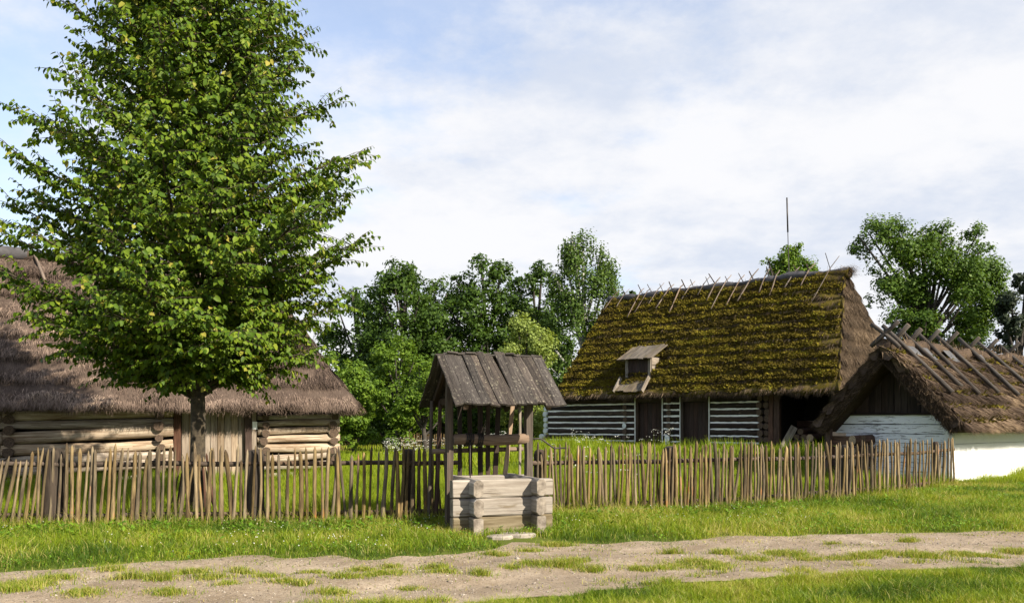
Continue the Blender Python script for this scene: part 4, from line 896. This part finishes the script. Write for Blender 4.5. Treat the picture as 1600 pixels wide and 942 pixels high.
def tree(name, label, cx, top, Y, hwpx, crown_lo, prof, ncl, nleaf, leaf, mat, bark='bark2', group=None, cl=.30, seed=1, droop=0., flat=.8, trunk_r=None, lean=0., trunk_cx=None, extra=None, limbs=True, twigf=.5):
    r_ = np.random.default_rng(seed); random.seed(seed)
    X = (cx-800)/F*Y; H = EYE-(top-HY)/F*Y; zl = EYE-(crown_lo-HY)/F*Y; Rm = hwpx/F*Y
    X0 = X if trunk_cx is None else (trunk_cx-800)/F*Y
    z0 = float(terrain(X0, Y)); root = thing(name, label, 'tree' if 'bush' not in name and 'shrub' not in name else 'bush', (X0, Y, z0), group)
    fs, rs = zip(*prof); cls = []
    for k in range(ncl):
        f = (k+.5)/(ncl*.6) if k < int(ncl*.6) else r_.random(); rad = np.interp(f, fs, rs)*Rm; s = 1.3*cl*Rm*r_.uniform(.7, 1.25)*(.55+.45*np.interp(f, fs, rs))
        q = max(rad-s*.75, 0)*math.sqrt(r_.uniform(.25, 1)); a = r_.random()*6.283
        if k % 3 == 0: a = r_.choice([0., math.pi])+r_.normal(0, .35); q = max(rad-s*.7, 0)
        cls.append((X+lean*(f-.5)+q*math.cos(a), Y+q*math.sin(a)*.9, zl+(H-zl-s*.6)*f+s*.1, s))
    for e in (extra or []):
        ex_, ey_, es = e; cls.append(((ex_-800)/F*Y, Y+r_.normal(0, .5), EYE-(ey_-HY)/F*Y, es/F*Y))
    C_ = np.array(cls); w = C_[:, 3]**2; w /= w.sum()
    # sub clumps
    ns = len(C_)*8; pk = np.concatenate([np.repeat(np.arange(len(C_)), 4), r_.choice(len(C_), ns-4*len(C_), p=w)]); d = r_.normal(0, 1, (ns, 3)); d /= np.linalg.norm(d, axis=1)[:, None]
    S = C_[pk, :3]+d*C_[pk, 3][:, None]*.72*np.array([1, 1, flat]); Sr = C_[pk, 3]*r_.uniform(.28, .5, ns)
    w2 = Sr**2; w2 /= w2.sum(); pi = r_.choice(ns, nleaf, p=w2); dd = r_.normal(0, 1, (nleaf, 3)); dd /= np.linalg.norm(dd, axis=1)[:, None]
    rad = r_.random(nleaf)**.5*1.3; c = S[pi]+dd*(Sr[pi]*rad)[:, None]*np.array([1, 1, .8])
    if droop:
        dr = r_.random(nleaf)**1.5*droop; c[:, 2] -= dr; k = r_.integers(0, 9000, nleaf)
        hx = np.round(c[:, 0]/.22)*.22; hy = np.round(c[:, 1]/.22)*.22; c[:, 0] = hx+r_.normal(0, .045, nleaf)+(fbm(hx*9, hy*9, 3, 1)-.5)*.2; c[:, 1] = hy+r_.normal(0, .045, nleaf)
    c[:, 2] = np.maximum(c[:, 2], z0+.15)
    nr = dd*.55+d[pi]*.5+np.array([0, 0, .5])+r_.normal(0, .5, (nleaf, 3))
    v, f = leafquads(c, nr, r_.uniform(.6, 1.35, nleaf)*leaf)
    tn = np.clip(r_.normal(.5, .18, nleaf)+np.repeat(r_.normal(0, .12, ns), 1)[pi], 0, 1)
    tag(mesh_np('crown', v, f, M[mat], root, tint=np.repeat(tn, 4)), kind='stuff')
    tr = trunk_r or (.022*H+.05); mb = MB(); kk = 8; sway = random.uniform(-.2, .2)
    axis = lambda f: V(X0+(X-X0)*f+lean*max(0, f-.4)+sway*math.sin(f*4), Y, z0-.2+(H*.9-z0)*f)
    mb.tube([axis(q/kk) for q in range(kk+1)], [tr*(1-.88*q/kk) for q in range(kk+1)], 8, rough=.05); mb.build('trunk', [M[bark], M[bark]], root, True)
    if limbs:
        mb = MB()
        for q in range(0, len(cls), 2):
            x, y, z, s = cls[q]; fb = min(max((z-z0)*.62/(H*.9-z0), .08), .8); a = axis(fb); b = V(x, y, z)
            mb.tube([a, a+(b-a)*.5+V(0, 0, -.05*np.linalg.norm(b-a)), b, b+nrm(b-a)*s*.5], [tr*(1-.85*fb)*.5+.015, tr*.22+.012, tr*.12+.01, .01], 5, caps=False)
        mb.build('limbs', [M[bark], M[bark]], root, True)
    return root
CONE = [(0, .55), (.25, 1), (.55, .9), (.8, .55), (1, .16)]; ROUND = [(0, .6), (.3, .95), (.6, 1), (.85, .7), (1, .25)]; COL_ = [(0, .8), (.2, 1), (.6, 1), (.82, .8), (1, .36)]
gB = 'trees standing beyond the meadow'
tree('alder_tree', 'leftmost dark green leafy tree beyond the meadow, behind bright bushes', 632, 403, 62, 84, 655, COL_, 60, 24000, .26, 'leaf_alder', group=gB, seed=101, cl=.27)
tree('alder_tree', 'lower dark tree filling the dip between two taller dark trees', 695, 428, 67, 62, 655, COL_, 44, 17000, .27, 'leaf_alder', group=gB, seed=102, cl=.3)
tree('alder_tree', 'tallest dark green tree straight above the well roof', 758, 394, 64, 76, 655, COL_, 60, 24000, .26, 'leaf_alder', group=gB, seed=103, cl=.27)
tree('alder_tree', 'dark round topped tree squeezed between tall dark tree and birch', 836, 406, 68, 56, 655, COL_, 52, 20000, .27, 'leaf_alder', group=gB, seed=104, cl=.3)
tree('alder_tree', 'dark tree partly hidden behind right edge of the linden crown', 560, 440, 66, 60, 660, COL_, 34, 12000, .27, 'leaf_alder', group=gB, seed=105, cl=.3)
tree('birch_tree', 'tall birch with drooping fine twigs left of the cottage roof', 912, 350, 60, 70, 590, [(0, .9), (.3, 1), (.6, .92), (.85, .62), (1, .25)], 44, 24000, .20, 'leaf_birch', 'birch_bark', seed=106, cl=.25, droop=1.6)
tree('willow_shrub', 'pale yellow green feathery shrub between the well roof and cottage roof', 822, 488, 52, 60, 665, [(0, .8), (.4, 1), (.75, .75), (1, .25)], 34, 17000, .17, 'leaf_willow', seed=107, cl=.3, flat=1.25)
gS = 'light green bushes beyond the meadow'
tree('round_bush', 'light green bush just right of the barn roof end', 552, 560, 46, 50, 690, ROUND, 30, 12000, .17, 'leaf_bush', group=gS, seed=111, limbs=False)
tree('small_tree', 'bright green young tree left of the well roof', 622, 520, 50, 58, 685, ROUND, 36, 15000, .18, 'leaf_bush', group=gS, seed=112)
tree('small_tree', 'low light green tree with thin stem right behind the well posts', 668, 565, 44, 50, 655, ROUND, 30, 11000, .16, 'leaf_bush', group=gS, seed=113)
tree('round_bush', 'light green bush with top peeping over the barn thatch under linden branches', 508, 545, 50, 42, 690, ROUND, 26, 8000, .18, 'leaf_bush', group=gS, seed=114, limbs=False)
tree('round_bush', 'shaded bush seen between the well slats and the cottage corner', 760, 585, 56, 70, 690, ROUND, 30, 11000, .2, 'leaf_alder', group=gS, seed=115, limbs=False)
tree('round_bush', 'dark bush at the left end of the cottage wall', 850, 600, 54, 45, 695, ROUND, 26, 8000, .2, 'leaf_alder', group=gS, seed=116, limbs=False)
tree('maple_tree', 'round light green treetop showing above the cottage ridge by the thin pole', 1238, 378, 60, 46, 560, ROUND, 60, 22000, .2, 'leaf_bush', seed=121, cl=.36, extra=[(1196, 410, 12)])
tree('poplar_tree', 'large spreading tree with open left branches above the hut roof', 1470, 342, 54, 92, 560, [(0, .55), (.3, .95), (.6, 1), (.85, .85), (1, .5)], 56, 46000, .19, 'leaf_poplar', seed=122, cl=.27, trunk_cx=1420,
     extra=[(1365, 366, 36), (1352, 390, 22), (1388, 362, 34), (1378, 420, 24), (1388, 455, 24), (1395, 500, 26), (1344, 375, 16), (1374, 470, 18), (1412, 372, 36), (1545, 470, 36), (1520, 500, 36), (1398, 395, 24)])
tree('dark_tree', 'dark tree at the far right behind the hut roof', 1597, 422, 50, 42, 640, COL_, 30, 12000, .22, 'leaf_dark', seed=123, cl=.33)
tree('round_bush', 'small bush top peeping over the left end of the cottage ridge', 985, 452, 66, 24, 600, ROUND, 18, 4000, .24, 'leaf_alder', seed=124, limbs=False)
def underbrush():
    n = 26000; px = rng.uniform(470, 960, n); Y = rng.uniform(66, 74, n); X = (px-800)/F*Y; z = rng.random(n)**1.3*3.4*(.6+.8*fbm(px*.02, 1., 4, 3))
    v, f = leafquads(np.stack([X, Y, z], -1), rng.normal(0, 1, (n, 3))+np.array([0, -.3, .4]), rng.uniform(.2, .42, n))
    tag(mesh_np('underbrush', v, f, M['leaf_alder'], tint=np.repeat(rng.random(n)*.7, 4)), 'dark undergrowth under the trees beyond the meadow', 'undergrowth', kind='stuff')
underbrush()

# the linden in front of the barn
def build_linden():
    random.seed(77); r_ = np.random.default_rng(77)
    B = G(303, 802); B[2] = float(terrain(B[0], B[1])); H = 14.4
    root = thing('linden_tree', 'tall leafy linden tree with layered sunlit branches before the barn', 'tree', B)
    hs = [2.2, 2.6, 3.0, 3.5, 4.2, 5.2, 6.2, 7.3, 8.5, 9.7, 11, 12.5, 14.2]; Rl = [.8, 1.6, 2.5, 3.15, 3.45, 3.45, 3.3, 2.95, 2.65, 2.1, 1.5, .8, .1]
    axis = lambda z: B+V(.05*math.sin(z*.9)+.012*z, .05*math.cos(z*.7), z)
    tk = MB(); zs = [-.2, .0, .25, .8, 1.6, 2.4, 3.5, 5, 6.5, 8, 9.5, 11, 12.5, 13.9]; tk.tube([axis(z) for z in zs], [.25, .20, .165, .145, .135, .128, .118, .105, .09, .075, .06, .042, .026, .012], 12, rough=.05)
    tk.build('trunk', [M['bark'], M['bark']], root, True)
    LP, LA, LN, LS = [], [], [], []; nb = 225; branch_objs = 0; twg = MB()
    for k in range(nb):
        f = (k+.5)/nb; ht = 2.35+11.6*f**1.05; az = k*2.39996+random.uniform(-.3, .3); rr = np.interp(ht, hs, Rl)*random.choice((1.0, .97, .9, .8, .68))*random.uniform(.92, 1.06)
        rr *= random.choice((1.0, .9, .94, 1.0, 1.02)) if ht > 6.3 else random.choice((1.0, .9, .94, 1.02, 1.07))
        if ht < 2.7: rr = min(rr, 2.4)
        h0 = max(2.1+.25*random.random(), ht-rr*random.uniform(.45, .72)*min(1, .35+ht/9))
        if ht < 3.2: h0 = random.uniform(2.1, 2.6)
        a = axis(h0); o = V(math.cos(az), math.sin(az), 0); tip = axis(0)*V(1, 1, 0)+o*rr+V(0, 0, ht+B[2])
        pts = []; m = 9; sw = random.uniform(-.25, .25); side = V(-o[1], o[0], 0)
        for i in range(m+1):
            q = i/m; z = h0+(ht-h0)*(q**.75 if ht > 3.2 else q)+(.22*math.sin(q*3.14) if ht < 4 else 0); c = axis(h0)*V(1, 1, 0)+(tip-axis(h0))*V(1, 1, 0)*q
            pts.append(c+side*sw*math.sin(q*math.pi)*.6+V(0, 0, z+B[2]+.12*q*q+random.uniform(-.02, .02)))
        r0 = .018+.011*rr
        MB().tube(pts, [r0*(1-.86*i/m) for i in range(m+1)], 6, caps=False).build('branch', [M['bark'], M['bark']], root, True)
        # twigs
        nt = int(9+rr*8.5)
        for j in range(nt):
            q = .16+.84*(j+random.random())/nt; ii = min(int(q*m), m-1); fr = q*m-ii; p = pts[ii]*(1-fr)+pts[ii+1]*fr; t = nrm(pts[ii+1]-pts[ii])
            s = 1 if j % 2 else -1; ang = random.uniform(.5, 1.1); ln = (.40+.66*(1-q)*min(1, rr/2.5)+.08)*random.uniform(.7, 1.4)
            if q > .95: ang *= .3
            dv = nrm(t*math.cos(ang)+nrm(np.cross(t, V(0, 0, 1)))*s*math.sin(ang)+V(0, 0, random.uniform(-.45, .55)))
            e = p+dv*ln+V(0, 0, -.10*ln); twg.tube([p, p+dv*ln*.55, e], [.008, .006, .003], 3, caps=False)
            nl = max(5, int(ln/.045))
            for i in range(nl):
                g = (i+.6)/nl; c = p+(e-p)*g+V(0, 0, .03*math.sin(3*g)); ss = 1 if i % 2 else -1
                ld = dv*random.uniform(.1, .6)+nrm(np.cross(dv, V(0, 0, 1)))*ss*random.uniform(.3, .9)+V(0, 0, random.uniform(-1.15, -.25))
                ld = nrm(ld); LP.append(c+ld*.02); LA.append(ld); LN.append(o*random.uniform(.1, .8)+V(random.gauss(0, .4), random.gauss(0, .4), random.uniform(.15, 1.0))); LS.append(random.choice((1, 1, .8, .65))*random.uniform(.085, .134))
    twg.build('twigs', [M['bark'], M['bark']], root, False); bpy.data.objects['twigs']['kind'] = 'stuff'
    P_ = np.array(LP); A_ = np.array(LA); N_ = np.array(LN); S_ = np.array(LS); n = len(P_)
    N_ = N_-A_*np.sum(N_*A_, 1)[:, None]; N_ /= np.linalg.norm(N_, axis=1)[:, None]; W_ = np.cross(N_, A_); s = S_[:, None]
    fold = .10
    vv = np.stack([P_, P_+A_*s*.12+W_*s*.34+N_*s*fold, P_+A_*s*.58+W_*s*.33+N_*s*fold*.7, P_+A_*s*1.05-N_*s*.10, P_+A_*s*.58-W_*s*.33+N_*s*fold*.7, P_+A_*s*.12-W_*s*.34+N_*s*fold], 1)
    tn = np.clip(r_.normal(.5, .16, n), 0, .93); yb = r_.random(n) < .022; tn[yb] = r_.uniform(.9, 1, yb.sum())
    # the biggest leaves on the viewer's side are leaves of their own, the rest one crown
    front = np.where((P_[:, 2] < 8.0) & (P_[:, 1] < B[1]-1.2))[0]; key = np.argsort(-(S_[front]/P_[front, 1]))[:280]; big = front[key]; rest = np.setdiff1d(np.arange(n), big)
    ff = np.array([(0, 1, 2, 3), (0, 3, 4, 5)])
    v = vv[rest].reshape(-1, 3); f = (ff[None]+6*np.arange(len(rest))[:, None, None]).reshape(-1, 4)
    tag(mesh_np('crown', v, f, M['leaf_linden'], root, tint=np.repeat(tn[rest], 6)), kind='stuff')
    for b_ in big: mesh_np('leaf', vv[b_], ff, M['leaf_linden'], root, tint=np.repeat(tn[b_:b_+1], 6))
    # sticks leaning round the foot of the trunk
    t = thing('stick_guard', 'bundle of dry sticks leaning round the foot of the linden trunk', 'stick bundle', B)
    random.seed(5)
    for k in range(17):
        az = k/17*6.283+random.uniform(-.12, .12); rb = random.uniform(.30, .46); rt = random.uniform(.17, .24); h = random.uniform(.75, 1.12)
        if k in (3, 8): rb = .58
        p = B+V(rb*math.cos(az), rb*math.sin(az), -.05); q = B+V(rt*math.cos(az+.25), rt*math.sin(az+.25), h); r = random.uniform(.02, .032)
        stick(p, q, r, r*.8, .02, 4, 6, .1, True).build('stick', [M['picket'] if k % 3 else M['red_post'], M['picket_end']], t, True)
build_linden()

# ------------------------------------------------------------------ grass
M['grass'] = leafmat('grass_blade', [(0, (.060, .115, .010)), (.45, (.170, .245, .013)), (.78, (.265, .305, .022)), (1, (.46, .38, .16))], .42, .5, .25)
M['meadow'] = leafmat('meadow_blade', [(0, (.085, .14, .012)), (.5, (.205, .275, .014)), (.85, (.275, .315, .022)), (1, (.40, .36, .09))], .45, .5, .2)
M['clover'] = leafmat('clover_leaf', [(0, (.06, .13, .012)), (.6, (.12, .24, .018)), (1, (.18, .29, .025))], .35)
M['petal'] = leafmat('white_petal', [(0, (.60, .60, .52)), (1, (.82, .82, .76))], .3, tcol=(1, 1, 1))
def blades(x, y, z, h, w, tint, lean=.45, seg2=True):
    n = len(x); az = rng.random(n)*6.283; d = np.stack([np.cos(az), np.sin(az), np.zeros(n)], -1); fa = rng.random(n)*3.14159; s = np.stack([np.cos(fa), np.sin(fa), np.zeros(n)], -1)*(w/2)[:, None]
    b = np.stack([x, y, z-.01], -1); l = (np.abs(rng.normal(0, lean, n))*h)[:, None]; up = np.array([0, 0, 1.])
    if seg2:
        m = b+up*(h*.55)[:, None]+d*l*.32; t = b+up*(h*rng.uniform(.8, 1., n))[:, None]+d*l
        v = np.stack([b-s, b+s, m+s*.8, m-s*.8, t], 1).reshape(-1, 3); k = 5*np.arange(n)[:, None]
        return v, [np.array([[0, 1, 2, 3]])+k, np.array([[3, 2, 4]])+k], np.repeat(tint, 5)
    t = b+up*h[:, None]+d*l; v = np.stack([b-s, b+s, t], 1).reshape(-1, 3); return v, [np.arange(3*n).reshape(-1, 3)], np.repeat(tint, 3)
def fence_y(x): return np.interp(x, [p[0] for p in FL], [p[1] for p in FL])
def frustum(n, y0, y1, pad=.5, power=1.):
    """points spread over the seen ground, evenly per square metre"""
    y = np.sqrt(rng.uniform(y0**2, y1**2, n)); x = (rng.uniform(-200, 1800, n)-800)/F*y+rng.uniform(-pad, pad, n); return x, y
def build_grass():
    # verge between fence and path, thinning over the path edge
    x, y = frustum(490000, 8.0, 25.5); top = path_top(x); fy = fence_y(x)
    tone = fbm(x*.55, y*.8, 71, 4); patch = fbm(x*2.3, y*2.9, 73, 4); edge = y-top
    den = sstep(-.55, .35, edge+(patch-.5)*1.5); near_f = np.exp(-np.maximum(fy-y, 0)/.45)
    wellx = WELL(.5, .5); 
    rel = np.stack([x-wellx[0], y-wellx[1]], -1); yw = R(20); lx = rel[:, 0]*math.cos(yw)+rel[:, 1]*math.sin(yw); ly = -rel[:, 0]*math.sin(yw)+rel[:, 1]*math.cos(yw)
    inwell = (np.abs(lx) < .62) & (np.abs(ly-.06) < .60)
    bare = np.exp(-(((x-.12)/.72)**2+((y-12.6)/.50)**2)); keep = (edge > -.6) & (y < fy+.35) & (rng.random(len(x)) < den*(1-.97*sstep(.25, .7, bare))) & ~inwell & (y > 9.2-.0*x)
    x, y, tone, patch, near_f, edge = x[keep], y[keep], tone[keep], patch[keep], near_f[keep], edge[keep]; n = len(x)
    h = (.045+.10*sstep(.0, .8, edge)*(.6+.8*tone)+.09*near_f*rng.random(n)+.10*sstep(.55, .75, patch)*sstep(0, .6, edge))*rng.uniform(.5, 1.25, n); h *= 1.
    dry = np.clip(.44+(tone-.5)*1.7+(fbm(x*3.5, y*5, 77, 3)-.5)*.6+rng.normal(0, .19, n)+.20*near_f-.10*sstep(.45, .65, patch), 0, .93); dr = rng.random(n) < .05+.14*near_f+.28*sstep(.35, -.3, edge)+.12*sstep(.55, .7, fbm(x*1.1+9, y*1.6, 79, 3)); dry[dr] = rng.uniform(.85, 1, dr.sum())
    v, f, t = blades(x, y, terrain(x, y), h, .006+.006*rng.random(n)*(y/12), dry, .75)
    tag(mesh_np('verge_grass', v, f, M['grass'], tint=t), 'lush sunlit grass strip between the stick fence and the dirt path', 'grass', kind='stuff')
    m = 2600; pxs = rng.uniform(-30, 1500, m); fx = np.array([fence_at(q)[0] for q in pxs]); off = np.abs(rng.normal(0, .28, m)); x = fx[:, 0]+rng.normal(0, .1, m); y = fx[:, 1]-off; n = m
    k = np.hypot(x-WELL(.5, .5)[0], y-WELL(.5, .5)[1]) > .95; x, y = x[k], y[k]; n = len(x); tn = np.where(rng.random(n) < .5, rng.uniform(.85, 1, n), rng.uniform(.4, .8, n))
    v, f, t = blades(x, y, terrain(x, y), rng.uniform(.12, .42, n), np.full(n, .006), tn, .35); tag(mesh_np('tall_stalks', v, f, M['grass'], tint=t), 'tall thin grass stalks along the foot of the stick fence', 'grass', kind='stuff')
    # clover leaves in the verge
    x, y = frustum(120000, 9, 24); fy = fence_y(x); cl = fbm(x*.8+3, y*1.2, 81, 4); k = (y > path_top(x)+.15) & (y < fy) & (rng.random(len(x)) < sstep(.42, .62, cl)); x, y = x[k], y[k]; n = len(x)
    c = np.stack([x, y, terrain(x, y)+rng.uniform(.04, .13, n)], -1); bx = np.hypot(x-.2, y-12.4) > .75; c = c[bx]; n = len(c)
    v, f = leafquads(c, rng.normal(0, .45, (n, 3))+np.array([0, -.25, 1]), rng.uniform(.018, .040, n), .8)
    tag(mesh_np('clover', v, f, M['clover'], tint=np.repeat(rng.random(n), 4)), 'low clover leaves spread through the verge grass', 'clover', kind='stuff')
    # broad weeds in clumps
    nw = 420; pw = rng.uniform(-150, 1560, nw); fx = np.array([fence_at(q)[0] for q in pw]); cx = fx[:, 0]+rng.normal(0, .2, nw); cy = fx[:, 1]-np.abs(rng.normal(.1, 1.1, nw)); k = (cy > path_top(cx)+.25) & (np.hypot(cx-WELL(.5, .5)[0], cy-WELL(.5, .5)[1]) > .98); cx, cy = cx[k], cy[k]
    m = 11; n = len(cx)*m; az = rng.random(n)*6.283; rr = rng.uniform(.02, .11, n); c = np.repeat(np.stack([cx, cy, terrain(cx, cy)], -1), m, 0)+np.stack([rr*np.cos(az), rr*np.sin(az), rng.uniform(.03, .16, n)], -1)
    v, f = leafquads(c, np.stack([-.5*np.cos(az), -.5*np.sin(az), np.ones(n)], -1)+rng.normal(0, .25, (n, 3)), rng.uniform(.045, .11, n), .5, np.stack([np.cos(az), np.sin(az), rng.uniform(.1, .7, n)], -1))
    tag(mesh_np('broad_weeds', v, f, M['clover'], tint=np.repeat(rng.random(n), 4)), 'broad leaved weeds in clumps along the verge and fence foot', 'weeds', kind='stuff')
    # clover heads
    x, y = frustum(5000, 9.5, 17); fy = fence_y(x); cl = fbm(x*.9, y*1.1, 91, 3); k = (y > path_top(x)+.3) & (y < fy-.2) & (cl > .52) & (x < 6) & (rng.random(len(x)) < .32) & (np.hypot(x-.1, y-12.9) > 1.2); x, y = x[k], y[k]; n = len(x)
    oc = np.array([(1, 0, 0), (0, 1, 0), (-1, 0, 0), (0, -1, 0), (0, 0, 1.), (0, 0, -1)]); of = np.array([(0, 1, 4), (1, 2, 4), (2, 3, 4), (3, 0, 4), (1, 0, 5), (2, 1, 5), (3, 2, 5), (0, 3, 5)])
    v = (oc[None]*rng.uniform(.006, .011, n)[:, None, None]+np.stack([x, y, terrain(x, y)+rng.uniform(.10, .18, n)], -1)[:, None]).reshape(-1, 3)
    tag(mesh_np('clover_flowers', v, (of[None]+6*np.arange(n)[:, None, None]).reshape(-1, 3), M['petal'], tint=np.repeat(rng.random(n), 6)), 'tiny white clover heads dotted in the verge grass', 'clover flowers', kind='stuff')
    # near grass in front of the path
    x, y = frustum(215000, 7.6, 11.4); e = path_bot(x)-y; patch = fbm(x*2.6, y*3.1, 103, 4); k = (rng.random(len(x)) < sstep(-.35, .3, e+(patch-.5)*1.3)) & (y < path_top(x)-.8); x, y, e, patch = x[k], y[k], e[k], patch[k]; n = len(x)
    h = (.03+.075*sstep(0, .6, e)+.06*sstep(.5, .7, patch))*rng.uniform(.5, 1.3, n); tn = np.clip(.44+(fbm(x*.9, y*1.3, 7, 4)-.5)*1.5+rng.normal(0, .18, n), 0, .9); dr = rng.random(n) < .06+.35*sstep(.4, -.2, e); tn[dr] = rng.uniform(.85, 1, dr.sum())
    v, f, t = blades(x, y, terrain(x, y), h, .005+.004*rng.random(n), tn, .8)
    tag(mesh_np('near_grass', v, f, M['grass'], tint=t), 'short bright grass in front of the dirt path', 'grass', kind='stuff')
    # tufts growing in the path
    cx_, cy_, hs_ = [], [], []
    for px, py, s in ((40, 915, .5), (90, 905, .35), (175, 893, .3), (130, 930, .4), (260, 925, .35), (300, 897, .35), (250, 908, .3), (420, 905, .3), (355, 915, .25), (380, 897, .25), (445, 912, .25), (520, 925, .35), (595, 899, .55), (540, 905, .3), (470, 915, .22), (690, 898, .3), (680, 888, .3), (750, 900, .22), (840, 886, .45), (800, 890, .25), (880, 888, .4), (925, 892, .3), (900, 882, .3), (1000, 890, .32), (1035, 887, .3), (1065, 882, .5), (1090, 879, .4), (1122, 880, .4), (1130, 866, .32), (1120, 886, .3), (1175, 873, .4), (1210, 866, .35), (1235, 868, .45), (1265, 874, .35), (1310, 872, .35), (1350, 870, .4), (1385, 866, .4), (1440, 868, .45), (1500, 866, .4), (1545, 868, .35), (1590, 862, .4), (870, 852, .4), (830, 860, .3), (1050, 867, .25), (20, 925, .4), (200, 905, .3), (640, 915, .25), (570, 890, .3), (775, 868, .3), (610, 885, .25), (1420, 845, .25), (1300, 850, .2), (330, 905, .35), (490, 897, .3)):
        q = G(px, py); s *= .8; m = int(1500*s*s/.16); cx_.append(q[0]+rng.normal(0, s*.34, m)+(rng.random(m)<.25)*rng.normal(0, s*.5, m)); cy_.append(q[1]+rng.normal(0, s*.24, m)); hs_.append(rng.uniform(.7, 1.5, 1)*np.ones(m))
    xx, yy = frustum(60000, 8, 13.5); tq = (yy-path_bot(xx))/(path_top(xx)-path_bot(xx)); pt = fbm(xx*1.8, yy*2.6, 131, 4); k = (tq > 0) & (tq < 1) & (rng.random(len(xx)) < .035+sstep(.62, .74, pt+.09*np.exp(-((tq-.5)/.2)**2)+.05*(xx < -2.5))*.30); cx_.append(xx[k]); cy_.append(yy[k]); hs_.append(np.full(k.sum(), .75))
    x = np.concatenate(cx_); y = np.concatenate(cy_); n = len(x); h = rng.uniform(.02, .085, n)*(.6+.8*fbm(x*3, y*3, 5, 2))*np.concatenate(hs_)
    tn = np.clip(rng.normal(.5, .22, n), 0, .9); dr = rng.random(n) < .32; tn[dr] = rng.uniform(.85, 1, dr.sum())
    v, f, t = blades(x, y, path_z(x, y), h, .005+.004*rng.random(n), tn, .8)
    tag(mesh_np('path_tufts', v, f, M['grass'], tint=t), 'sparse grass tufts growing in the dirt path', 'grass tufts', kind='stuff')
    # yard meadow behind the fence
    x, y = frustum(250000, 14.5, 30); k = y > fence_y(x)-.15; x, y = x[k], y[k]; n = len(x); pt = fbm(x*.6, y*.8, 141, 4)
    h = (.12+.32*sstep(.4, .7, pt))*rng.uniform(.5, 1.2, n); tn = np.clip(.48+(fbm(x*.3, y*.4, 9, 3)-.5)*.7+rng.normal(0, .17, n), 0, .92)
    v, f, t = blades(x, y, terrain(x, y), h, .012+.012*rng.random(n), tn, .65, False); tag(mesh_np('yard_grass', v, f, M['meadow'], tint=t), 'bright grass of the yard behind the stick fence', 'grass', kind='stuff')
    x, y = frustum(210000, 30, 66); k = x < 16; x, y = x[k], y[k]; n = len(x); pt = fbm(x*.4, y*.4, 151, 4)
    h = (.2+.35*sstep(.4, .7, pt))*rng.uniform(.5, 1.3, n)*(1-.6*sstep(38, 46, y)); tn = np.clip(.58+(fbm(x*.25, y*.2, 19, 3)-.5)*.7+rng.normal(0, .17, n), 0, .97)
    v, f, t = blades(x, y, terrain(x, y), h, .03+.03*rng.random(n), tn, .4, False); tag(mesh_np('meadow_grass', v, f, M['meadow'], tint=t), 'far sunny meadow grass in front of the trees', 'grass', kind='stuff')
    # white umbels
    x1 = (rng.uniform(600, 790, 900)-800)/F; y1 = rng.uniform(34, 50, 900); x2 = (rng.uniform(895, 1050, 260)-800)/F; y2 = rng.uniform(30, 36.5, 260)[:110]; x2 = x2[:110]; x3 = (rng.uniform(830, 1000, 60)-800)/F; y3 = rng.uniform(20, 30, 60)
    y = np.concatenate([y1, y2, y3]); x = np.concatenate([x1, x2, x3])*y; k = fbm(x*.7, y*.5, 171, 3) > .47; x, y = x[k], y[k]; n = len(x); hh = rng.uniform(.45, .95, n); z = terrain(x, y)
    c = np.repeat(np.stack([x, y, z+hh], -1), 6, 0)+rng.normal(0, .05, (n*6, 3))*np.array([1, 1, .3]); v, f = leafquads(c, rng.normal(0, .3, (n*6, 3))+np.array([0, -.2, 1]), rng.uniform(.02, .05, n*6), .9)
    tag(mesh_np('umbel_flowers', v, f, M['petal'], tint=np.repeat(rng.random(n*6), 4)), 'white umbel flowers in the meadow beyond the fence', 'wild flowers', kind='stuff')
    v, f, t = blades(x, y, z, hh, np.full(n, .012), np.full(n, .4), .05, False); tag(mesh_np('flower_stems', v, f, M['meadow'], tint=t), 'thin stems under the white umbel flowers', 'flower stems', kind='stuff')
build_grass()
